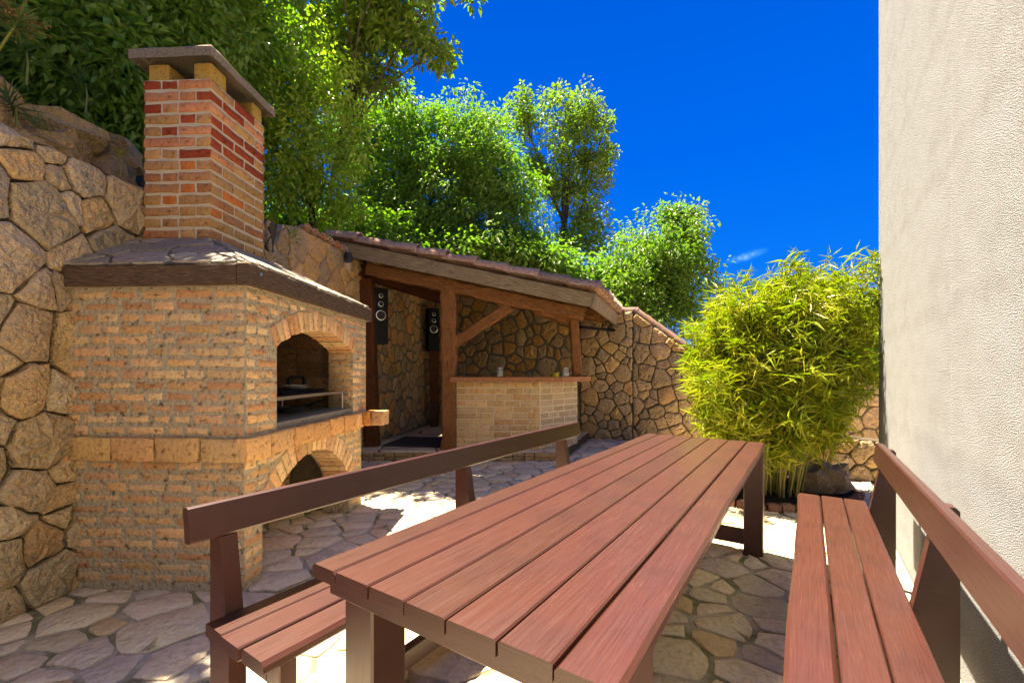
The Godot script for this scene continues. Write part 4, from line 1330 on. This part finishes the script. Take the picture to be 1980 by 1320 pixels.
# lobes: [position, radii]; a trunk from base, a limb to each lobe, leaf sprays on the outer part of every lobe
func tree(called: String, label: String, base: Vector3, lobes: Array, per: float, spray: String, c0: Color, c1: Color, trunk_r: float, category := "tree", group := "trees on the slope", gap := -0.18, limbs := true) -> void:
	var t := thing(called, label, category, base, group)
	var mid := Vector3.ZERO
	for l in lobes:
		mid += l[0]
	mid /= lobes.size()
	var fork := base.lerp(mid, 0.45)
	var mb := MB.new()
	var bend := Vector3(RR(-0.2, 0.2), 0, RR(-0.2, 0.2))
	tube(mb, [base - Vector3.UP * 0.2, base.lerp(fork, 0.5) + bend, fork, fork.lerp(mid, 0.6) - bend, mid + Vector3.UP * 0.5], [trunk_r * 1.25, trunk_r, trunk_r * 0.8, trunk_r * 0.5, trunk_r * 0.2], 9)
	wobj("trunk", mb.mesh(), M.bark, t)
	var xfs := []
	var cols := []
	var f := noise(rng.randi() % 1000, 0.75, FastNoiseLite.TYPE_SIMPLEX_SMOOTH, 3)
	for l in lobes:
		var c: Vector3 = l[0]
		var r: Vector3 = l[1]
		if limbs:
			mb = MB.new()
			var s := base.lerp(fork, RR(0.75, 1.0)).lerp(mid, RR(0.0, 0.5))
			var m := s.lerp(c, 0.5) + Vector3(RR(-0.2, 0.2), RR(0.0, 0.3), RR(-0.2, 0.2))
			tube(mb, [s, m, c], [trunk_r * 0.42, trunk_r * 0.28, trunk_r * 0.12], 6)
			for k in 7:
				var d := Vector3(RR(-1, 1), RR(-0.5, 1), RR(-1, 1)).normalized() * r * RR(0.6, 0.98)
				var j := c + d * 0.5 + Vector3(RR(-0.1, 0.1), RR(-0.05, 0.15), RR(-0.1, 0.1))
				tube(mb, [m.lerp(c, RR(0.3, 1.0)), j, c + d], [trunk_r * 0.14, trunk_r * 0.08, trunk_r * 0.03], 5)
			wobj("limb", mb.mesh(), M.bark, t)
		var n := int(per * (l[2] if l.size() > 2 else 1.0) * 0.36 * pow(r.x * r.y * r.z, 2.0 / 3.0))
		for i in n:
			var d := Vector3(rng.randfn(), rng.randfn(), rng.randfn()).normalized()
			var k := pow(RR(0.10, 1.0), 0.5) * RR(0.9, 1.14)
			var p := c + d * r * k * (1.0 + 0.5 * f.get_noise_3dv(c + d * 2.0))
			if f.get_noise_3dv(p * 1.9) < gap + 0.1:
				continue
			var b := Basis.from_euler(Vector3(RR(-0.5, 0.5), RR(0, TAU), RR(-0.5, 0.5))).scaled(Vector3.ONE * RR(0.75, 1.25))
			xfs.append(Transform3D(b, p))
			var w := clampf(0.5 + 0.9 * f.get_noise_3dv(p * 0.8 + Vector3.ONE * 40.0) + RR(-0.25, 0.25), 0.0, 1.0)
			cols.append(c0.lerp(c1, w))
	foliage("crown", t, sprays[spray], xfs, cols)

func L(u: float, v: float, d: float, ru: float, rv: float, rd: float) -> Array:
	return [px(u, v, d), Vector3(ru / F * d, rv / F * d, rd)]

func build_trees() -> void:
	sprays.small = leaf_spray(44, 0.2, 0.055, 0.026, 0.3)
	sprays.fine = leaf_spray(32, 0.24, 0.092, 0.05, 0.15)
	sprays.mid = leaf_spray(28, 0.27, 0.12, 0.066, 0.2)
	sprays.oak = leaf_spray(26, 0.2, 0.125, 0.07, 0.1)
	# leaf colours of the kinds that grow here
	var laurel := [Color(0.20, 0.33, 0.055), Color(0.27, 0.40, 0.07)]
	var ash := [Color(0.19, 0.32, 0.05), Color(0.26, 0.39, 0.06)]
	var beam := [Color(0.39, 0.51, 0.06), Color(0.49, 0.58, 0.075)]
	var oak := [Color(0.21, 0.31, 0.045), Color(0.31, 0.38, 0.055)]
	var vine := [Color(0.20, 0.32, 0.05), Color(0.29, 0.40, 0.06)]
	# evergreens on the bank behind the boulders
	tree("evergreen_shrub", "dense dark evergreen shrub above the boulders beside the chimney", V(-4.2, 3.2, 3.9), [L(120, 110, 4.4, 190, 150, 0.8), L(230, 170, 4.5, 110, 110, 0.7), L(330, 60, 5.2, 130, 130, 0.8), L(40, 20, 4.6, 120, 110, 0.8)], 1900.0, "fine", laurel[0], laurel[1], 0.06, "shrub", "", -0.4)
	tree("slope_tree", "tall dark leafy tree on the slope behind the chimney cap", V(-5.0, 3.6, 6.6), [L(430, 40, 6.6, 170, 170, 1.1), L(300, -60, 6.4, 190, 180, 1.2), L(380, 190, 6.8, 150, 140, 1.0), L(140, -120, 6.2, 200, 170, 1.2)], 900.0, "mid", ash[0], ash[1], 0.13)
	# hornbeam with bright leaves in the sun
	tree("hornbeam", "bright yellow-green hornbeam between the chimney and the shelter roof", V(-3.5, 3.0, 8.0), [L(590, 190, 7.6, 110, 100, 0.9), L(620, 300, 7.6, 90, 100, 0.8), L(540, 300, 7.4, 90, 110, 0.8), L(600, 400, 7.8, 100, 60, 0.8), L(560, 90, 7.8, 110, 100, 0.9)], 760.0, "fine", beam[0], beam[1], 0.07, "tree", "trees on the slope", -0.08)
	# airy branches reaching over the terrace
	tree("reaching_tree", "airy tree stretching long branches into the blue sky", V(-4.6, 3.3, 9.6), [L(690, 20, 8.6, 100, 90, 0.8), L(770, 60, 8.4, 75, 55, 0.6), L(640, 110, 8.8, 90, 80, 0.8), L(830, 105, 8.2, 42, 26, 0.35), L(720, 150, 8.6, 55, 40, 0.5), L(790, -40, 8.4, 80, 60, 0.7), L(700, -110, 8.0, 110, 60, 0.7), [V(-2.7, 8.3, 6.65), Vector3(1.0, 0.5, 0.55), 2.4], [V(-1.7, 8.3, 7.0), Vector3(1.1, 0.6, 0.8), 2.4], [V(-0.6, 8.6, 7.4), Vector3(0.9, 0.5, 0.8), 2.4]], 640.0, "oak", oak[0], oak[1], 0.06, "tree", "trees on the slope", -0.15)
	# big rounded tree behind the shelter
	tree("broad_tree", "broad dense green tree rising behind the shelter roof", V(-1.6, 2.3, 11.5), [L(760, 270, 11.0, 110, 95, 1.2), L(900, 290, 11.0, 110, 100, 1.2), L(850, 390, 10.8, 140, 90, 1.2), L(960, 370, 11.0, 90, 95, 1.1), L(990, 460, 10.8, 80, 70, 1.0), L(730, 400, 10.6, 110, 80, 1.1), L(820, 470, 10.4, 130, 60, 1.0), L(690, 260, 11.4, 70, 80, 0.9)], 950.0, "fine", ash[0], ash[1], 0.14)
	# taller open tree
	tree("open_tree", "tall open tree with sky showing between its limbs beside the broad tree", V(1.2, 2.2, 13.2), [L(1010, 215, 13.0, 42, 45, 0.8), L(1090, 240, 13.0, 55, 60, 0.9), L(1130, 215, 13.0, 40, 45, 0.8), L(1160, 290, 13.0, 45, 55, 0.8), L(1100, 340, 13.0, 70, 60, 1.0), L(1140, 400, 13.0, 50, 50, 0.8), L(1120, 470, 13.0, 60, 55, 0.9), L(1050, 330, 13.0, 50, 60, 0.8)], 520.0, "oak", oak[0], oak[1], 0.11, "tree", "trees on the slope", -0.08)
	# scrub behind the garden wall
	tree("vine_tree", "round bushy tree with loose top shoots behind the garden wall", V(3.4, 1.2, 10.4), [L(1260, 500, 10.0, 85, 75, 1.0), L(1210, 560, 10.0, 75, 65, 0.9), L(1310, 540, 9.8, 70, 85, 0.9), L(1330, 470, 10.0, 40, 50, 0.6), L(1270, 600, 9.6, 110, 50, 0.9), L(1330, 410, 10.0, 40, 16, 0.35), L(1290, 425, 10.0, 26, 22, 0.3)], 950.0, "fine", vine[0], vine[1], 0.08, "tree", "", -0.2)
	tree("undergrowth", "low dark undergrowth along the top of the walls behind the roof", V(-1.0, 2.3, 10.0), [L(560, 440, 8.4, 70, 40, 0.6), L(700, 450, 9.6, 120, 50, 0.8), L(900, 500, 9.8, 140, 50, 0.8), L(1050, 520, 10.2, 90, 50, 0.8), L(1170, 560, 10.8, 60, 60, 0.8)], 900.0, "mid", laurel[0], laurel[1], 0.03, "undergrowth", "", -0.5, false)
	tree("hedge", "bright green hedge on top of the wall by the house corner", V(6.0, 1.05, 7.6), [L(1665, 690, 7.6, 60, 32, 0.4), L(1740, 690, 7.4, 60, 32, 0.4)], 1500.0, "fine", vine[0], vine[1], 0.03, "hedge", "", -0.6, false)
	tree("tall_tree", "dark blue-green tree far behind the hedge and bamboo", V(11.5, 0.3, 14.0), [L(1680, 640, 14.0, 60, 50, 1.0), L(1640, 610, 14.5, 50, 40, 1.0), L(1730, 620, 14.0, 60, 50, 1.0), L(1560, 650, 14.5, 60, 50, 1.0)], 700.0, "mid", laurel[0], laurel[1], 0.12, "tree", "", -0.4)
	# crown over the near wall, above the frame: it shades the barbecue and the flags before it
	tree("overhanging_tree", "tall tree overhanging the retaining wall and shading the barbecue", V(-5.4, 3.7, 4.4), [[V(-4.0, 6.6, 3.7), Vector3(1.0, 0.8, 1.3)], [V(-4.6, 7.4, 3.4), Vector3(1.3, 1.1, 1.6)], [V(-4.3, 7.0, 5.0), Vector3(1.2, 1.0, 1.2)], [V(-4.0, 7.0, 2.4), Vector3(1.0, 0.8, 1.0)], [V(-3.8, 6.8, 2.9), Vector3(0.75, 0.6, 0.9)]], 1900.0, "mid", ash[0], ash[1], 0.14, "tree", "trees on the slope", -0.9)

func build_bamboo() -> void:
	# bed with a brick edge
	var bed := thing("planting_bed", "soil bed edged with small red bricks under the bamboo", "flower bed", V(2.7, 0, 4.5))
	var poly := PackedVector2Array([Vector2(1.75, 4.25), Vector2(2.3, 3.98), Vector2(2.9, 3.92), Vector2(3.5, 4.4), Vector2(3.6, 5.4), Vector2(2.2, 5.6)])
	var flat := Transform3D(Basis(Vector3(1, 0, 0), Vector3(0, 0, -1), Vector3(0, 1, 0)), Vector3.ZERO)
	wobj("soil", extrude(poly, 0.0, 0.05), M.soil, bed, flat)
	for i in 3:
		var a := V(poly[i].x, 0, poly[i].y)
		var b := V(poly[i + 1].x, 0, poly[i + 1].y)
		var n := int(a.distance_to(b) / 0.12)
		for k in n:
			var p := a.lerp(b, (k + 0.5) / n)
			wobj("edge_brick", slab(rough(rect(-0.052, -0.035, 0.052, 0.035), 0.04, 0.006), 0.0, 0.07 + RR(-0.01, 0.012), 0.012, 0.004, 0.003, tone([[0.30, 0.14, 0.09], [0.34, 0.20, 0.13], [0.24, 0.12, 0.09]], 0.15)), M.brick, bed, Transform3D(along(a, b).basis * flat.basis.inverse().inverse(), p) if false else Transform3D(Basis((b - a).normalized(), (b - a).normalized().cross(Vector3.UP) * -1.0, Vector3.UP), p))
	var t := thing("bamboo", "tall bright yellow-green bamboo clump beside the house corner", "bamboo", V(2.72, 0.05, 4.55))
	var spray := MB.new()
	for i in 14:
		var w := RR(0, TAU)
		var d := Vector3(cos(w), RR(-1.1, 0.8), sin(w)).normalized()
		var p := Vector3(RR(-0.05, 0.05), RR(-0.09, 0.09), RR(-0.05, 0.05))
		var l := RR(0.12, 0.20)
		var wd := RR(0.011, 0.018)
		var s := d.cross(Vector3(RR(-0.4, 0.4), 1, RR(-0.4, 0.4))).normalized()
		var k := RR(0.75, 1.2)
		spray.col = Color(k * RR(0.92, 1.12), k, k * 0.9)
		var tip := p + d * l - Vector3.UP * l * 0.25
		var m1 := p + d * l * 0.35
		var up := s.cross(d)
		spray.quad(p, m1 + s * wd * 0.5 + up * wd * 0.15, tip, m1)
		spray.quad(p, m1, tip, m1 - s * wd * 0.5 + up * wd * 0.15)
	var sm := spray.mesh()
	var xfs := []
	var cols := []
	for i in 84:
		var w := TAU * i * 0.61803 + RR(-0.3, 0.3)
		var q := sqrt((i + 0.5) / 84.0)
		var foot := V(2.64 + cos(w) * q * 0.30, 0.03, 4.50 + sin(w) * q * 0.26)
		var lean := Vector3(cos(w) * RR(0.25, 0.85) * q * 0.95 + 0.07, 0, -sin(w) * RR(0.1, 0.6) * q)
		var h := RR(1.5, 2.42) * (1.0 - 0.14 * q) + 0.09 * cos(w) + (0.16 if i % 17 == 3 else 0.0)
		var pts := []
		var rad := []
		for k in 9:
			var f := k / 8.0
			pts.append(foot + Vector3.UP * h * f + lean * pow(f, 1.35) + Vector3(RR(-0.012, 0.012), 0, RR(-0.012, 0.012)))
			rad.append(lerpf(0.0085, 0.0025, f))
		var mb := MB.new()
		mb.col = Color(0.34, 0.27, 0.06).lerp(Color(0.26, 0.25, 0.05), rng.randf())
		tube(mb, pts, rad, 6)
		wobj("culm", mb.mesh(), M.culm, t)
		var n := 46
		for k in n:
			var f := pow(RR(0.16, 1.0), 0.72)
			var e := int(f * 7.99)
			var p: Vector3 = (pts[e] as Vector3).lerp(pts[e + 1], f * 8.0 - e)
			var reach := RR(0.02, 0.33) * (0.12 + 0.95 * sin(PI * clampf(f * 0.85, 0.1, 0.9)))
			var w2 := w + RR(-1.6, 1.6)
			p += Vector3(cos(w2) * reach, RR(-0.05, 0.10), -sin(w2) * reach)
			xfs.append(Transform3D(Basis.from_euler(Vector3(RR(-1.1, 1.1), RR(0, TAU), RR(-1.1, 1.1))).scaled(Vector3.ONE * RR(0.6, 1.1)), p))
			cols.append(Color(0.36, 0.42, 0.022).lerp(Color(0.70, 0.63, 0.045), clampf(RR(-0.2, 1.0), 0.0, 1.0)))
	foliage("foliage", t, sm, xfs, cols)

# rosette of narrow leaves on a stem
func rosette(n: int, length: float, width: float, lift: float) -> ArrayMesh:
	var mb := MB.new()
	for i in n:
		var w := TAU * i * 0.618
		var up := lerpf(lift, -0.35, float(i) / n)
		var d := Vector3(cos(w), up, sin(w)).normalized()
		var s := d.cross(Vector3.UP).normalized()
		var l := length * RR(0.8, 1.15)
		var p := Vector3(0, (1.0 - float(i) / n) * length * 0.5, 0)
		var k := RR(0.85, 1.15)
		mb.col = Color(k, k, k)
		var m := p + d * l * 0.55
		var tip := p + d * l - Vector3.UP * l * 0.06
		mb.quad(p - s * width * 0.3, p + s * width * 0.3, m + s * width * 0.5, m - s * width * 0.5)
		mb.tri(m - s * width * 0.5, m + s * width * 0.5, tip)
	return mb.mesh()

func build_small() -> void:
	# spurges on the wall
	var list := [
		[px(28, 205, 2.55), 1.0, "spiky blue-green spurge rooted between boulder and wall top", Color(0.13, 0.20, 0.09)],
		[px(78, 245, 2.72), 0.75, "small pale spurge rosette on the rim of the retaining wall", Color(0.30, 0.36, 0.20)],
		[px(50, 100, 2.75), 1.25, "large green spurge head hanging over the boulders", Color(0.12, 0.22, 0.06)],
		[px(165, 165, 3.2), 1.0, "dusty green spurge behind the boulders beside the chimney", Color(0.09, 0.17, 0.06)]]
	for e in list:
		var t := thing("spurge", e[2], "plant", e[0] - Vector3.UP * 0.16, "spurges on the wall")
		var mb := MB.new()
		tube(mb, [Vector3(0, -0.05, 0), Vector3(0.01, 0.08, 0), Vector3(0, 0.17, 0)], [0.008, 0.007, 0.006], 6)
		mb.col = Color.WHITE
		obj("stem", mb.mesh(), leafy(Color(0.24, 0.26, 0.06)), t)
		obj("rosette", rosette(46, 0.15 * e[1], 0.011 * e[1], 0.9), leafy(e[3]), t, Transform3D(Basis.from_euler(Vector3(0.3, 0, 0.25)), Vector3(0, 0.13, 0)))
	var fl := thing("flowering_spurge", "spurge with brown-orange seed heads leaning in above the wall", "plant", px(10, 90, 2.6) - Vector3(0.15, 0.15, 0))
	var mb := MB.new()
	var p0 := Vector3(-0.1, 0, 0)
	var p1 := px(35, 40, 2.6) - fl.position
	tube(mb, [p0, p0.lerp(p1, 0.5) + Vector3(0.04, -0.03, 0), p1], [0.009, 0.008, 0.006], 6)
	obj("stem", mb.mesh(), leafy(Color(0.36, 0.36, 0.05)), fl)
	obj("rosette", rosette(40, 0.15, 0.011, 0.6), leafy(Color(0.20, 0.26, 0.08)), fl, Transform3D(Basis(), p1 - Vector3(0, 0.06, 0)))
	mb = MB.new()
	for i in 60:
		var d := Vector3(RR(-1, 1), RR(-0.3, 1), RR(-1, 1)).normalized() * RR(0.05, 0.14)
		var c := p1 + d
		tube(mb, [p1 + d * 0.4, c], [0.0015, 0.0015], 4)
		tube(mb, [c - Vector3.UP * 0.006, c, c + Vector3.UP * 0.006], [0.002, 0.008, 0.002], 5)
	obj("seed_head", mb.mesh(), leafy(Color(0.38, 0.20, 0.05)), fl)
	var gr := thing("weed", "thin yellow weed shoot growing from the wall top beside the chimney", "plant", px(232, 340, 3.0))
	mb = MB.new()
	tube(mb, [Vector3.ZERO, Vector3(0.01, 0.09, 0), Vector3(0.0, 0.18, 0)], [0.004, 0.003, 0.002], 5)
	obj("stem", mb.mesh(), leafy(Color(0.40, 0.38, 0.06)), gr)
	obj("leaf", rosette(9, 0.06, 0.012, 1.2), leafy(Color(0.36, 0.38, 0.06)), gr, Transform3D(Basis(), Vector3(0, 0.12, 0)))
	# fern tuft on the capped wall
	var fern := thing("fern_tuft", "light green fern tuft growing from the tile-capped wall", "plant", px(560, 470, 4.9))
	obj("frond", rosette(34, 0.17, 0.02, 0.8), leafy(Color(0.22, 0.34, 0.04)), fern)
	# loudspeakers on the inner wall
	speaker(px(732, 612, 6.85), 0.86, 0.58, "black loudspeaker with three silver rings beside the dark entrance post")
	speaker(px(836, 638, 8.95), 0.86, 0.42, "black loudspeaker in the back corner behind the middle post")
	# dark mat on the raised floor
	var matn := thing("door_mat", "dark mat lying on the raised floor behind the middle post", "mat", V(-1.35, 0.135, 7.1))
	obj("pile", timber(1.1, 0.9, 0.018, 0.004), plain(lin(0.03, 0.027, 0.025), 0.95), matn, Transform3D(Basis.from_euler(Vector3(0, -0.15, 0)), Vector3(-0.55, 0.009, 0)))
	# lamp under the roof edge
	var lamp := thing("bulkhead_lamp", "small unlit globe lamp on a dark holder under the roof edge", "lamp", px(673, 503, 6.08))
	obj("holder", lathe([[0.0, -0.02], [0.05, -0.02], [0.06, 0.04], [0.045, 0.10], [0.0, 0.11]], 16), M.black_matt, lamp)
	obj("globe", lathe([[0.0, -0.16], [0.035, -0.15], [0.062, -0.11], [0.062, -0.06], [0.045, -0.02], [0.04, -0.02]], 18), M.glass, lamp)
	mb = MB.new()
	tube(mb, [Vector3(0, 0.10, 0), Vector3(-0.02, 0.18, 0.0), Vector3(-0.14, 0.20, -0.02)], [0.006, 0.006, 0.006], 6)
	obj("cable", mb.mesh(), M.enamel, lamp)
	# things on the counter
	for e in [[967, 6.42, "empty glass jar standing alone on the bar counter"], [1094, 6.55, "empty glass jar next to the yellow candle on the bar"]]:
		var d: float = e[1]
		var jar := thing("glass_jar", e[2], "jar", V((e[0] - CX) / F * d, 1.1855, d))
		obj("glass", lathe([[0.0, 0.0], [0.045, 0.0], [0.05, 0.01], [0.05, 0.09], [0.036, 0.115], [0.036, 0.14], [0.033, 0.14], [0.033, 0.115], [0.046, 0.088], [0.046, 0.012], [0.0, 0.008]], 20), M.glass, jar)
	var cd := thing("candle", "squat yellow candle on the bar counter", "candle", V((1075 - CX) / F * 6.5, 1.1855, 6.5))
	obj("wax", lathe([[0.0, 0.0], [0.046, 0.0], [0.048, 0.004], [0.048, 0.056], [0.044, 0.06], [0.0, 0.056]], 20), M.wax, cd)
	mb = MB.new()
	tube(mb, [Vector3(0, 0.054, 0), Vector3(0.001, 0.068, 0)], [0.0015, 0.001], 5)
	obj("wick", mb.mesh(), M.black_matt, cd)
	# grill stand and pans in the firebox
	var gs := thing("grill_stand", "steel grill stand on thin legs inside the firebox", "grill", BQ(0.9, 0.9435, 0.3))
	var top_h := 1.098
	mb = MB.new()
	mb.box(Vector3(0.36, top_h - 0.004, 0.04), Vector3(1.42, top_h, 0.62))
	wobj("plate", mb.mesh(), M.black, gs, BBQ)
	mb = MB.new()
	mb.box(Vector3(0.36, top_h - 0.018, 0.033), Vector3(1.42, top_h + 0.004, 0.039))
	wobj("rim", mb.mesh(), M.steel, gs, BBQ)
	for e in [[0.38, 0.06], [1.38, 0.06], [0.38, 0.6], [1.38, 0.6]]:
		mb = MB.new()
		tube(mb, [Vector3(e[0], 0.9435, e[1]), Vector3(e[0], top_h - 0.004, e[1])], [0.008, 0.008], 8)
		wobj("leg", mb.mesh(), M.steel, gs, BBQ)
	var gp := thing("griddle_press", "black cast iron griddle press with an upright handle on the grill stand", "griddle", BQ(0.98, top_h, 0.3))
	mb = MB.new()
	mb.box(Vector3(-0.38, 0.001, -0.16), Vector3(0.24, 0.03, 0.18))
	obj("plate", mb.mesh(), M.black, gp, Transform3D(BBQ.basis, Vector3.ZERO))
	mb = MB.new()
	tube(mb, [Vector3(0.02, 0.03, 0.02), Vector3(0.02, 0.10, 0.02), Vector3(0.045, 0.125, 0.02), Vector3(0.22, 0.125, 0.02), Vector3(0.245, 0.10, 0.02), Vector3(0.245, 0.03, 0.02)], [0.013, 0.013, 0.013, 0.013, 0.013, 0.013], 8)
	obj("handle", mb.mesh(), M.black, gp, Transform3D(BBQ.basis, Vector3.ZERO))
	for i in 2:
		var pl := thing("plate", ["cream plate lying on the grill stand", "upper cream plate stacked in the firebox"][i], "plate", BQ(0.97 - i * 0.02, top_h + 0.0315 + i * 0.016, 0.24))
		obj("dish", lathe([[0.0, 0.0], [0.05, 0.0], [0.09, 0.014], [0.092, 0.016], [0.05, 0.004], [0.0, 0.004]], 24), M.enamel, pl)
	var pan := thing("frying_pan", "grey frying pan with a black handle on the hearth", "pan", BQ(0.98, 0.944, 0.30))
	obj("bowl", lathe([[0.0, 0.0], [0.085, 0.0], [0.105, 0.045], [0.102, 0.045], [0.083, 0.004], [0.0, 0.004]], 28), M.pan, pan)
	mb = MB.new()
	tube(mb, [Vector3(0.06, 0.038, -0.085), Vector3(0.1, 0.06, -0.2), Vector3(0.13, 0.075, -0.30)], [0.008, 0.011, 0.009], 8)
	obj("handle", mb.mesh(), M.black, pan)

func leafy(c: Color) -> StandardMaterial3D:
	var key := "leafy" + c.to_html()
	if not M.has(key):
		var m := plain(lin(c.r, c.g, c.b), 0.5)
		m.vertex_color_use_as_albedo = true
		m.backlight_enabled = true
		m.backlight = Color(0.7, 0.8, 0.4)
		M[key] = m
	return M[key]

func speaker(at: Vector3, h: float, turn: float, label: String) -> void:
	var t := thing("loudspeaker", label, "speaker", at - Vector3.UP * h * 0.5, "loudspeakers inside the bar")
	t.rotation.y = turn
	obj("cabinet", timber(h, 0.24, 0.22, 0.004), M.black, t, Transform3D(Basis(Vector3.UP, Vector3(-1, 0, 0), Vector3(0, 0, 1)), Vector3(0, 0, 0)))
	for e in [[0.80, 0.035, 0.027], [0.66, 0.042, 0.034], [0.47, 0.078, 0.066]]:
		var d := node("driver", t)
		d.transform = Transform3D(Basis(Vector3(1, 0, 0), Vector3(0, 0, 1), Vector3(0, -1, 0)), Vector3(0, h * e[0] * 1.06 + 0.01, 0.1205))
		obj("ring", lathe([[e[2], 0.0], [e[1], 0.0], [e[1], 0.004], [e[2], 0.006], [e[2], 0.0]], 24), M.ring, d)
		obj("cone", lathe([[e[2], 0.003], [e[2] * 0.4, 0.0015], [0.0, 0.003]], 20), M.black_matt, d)
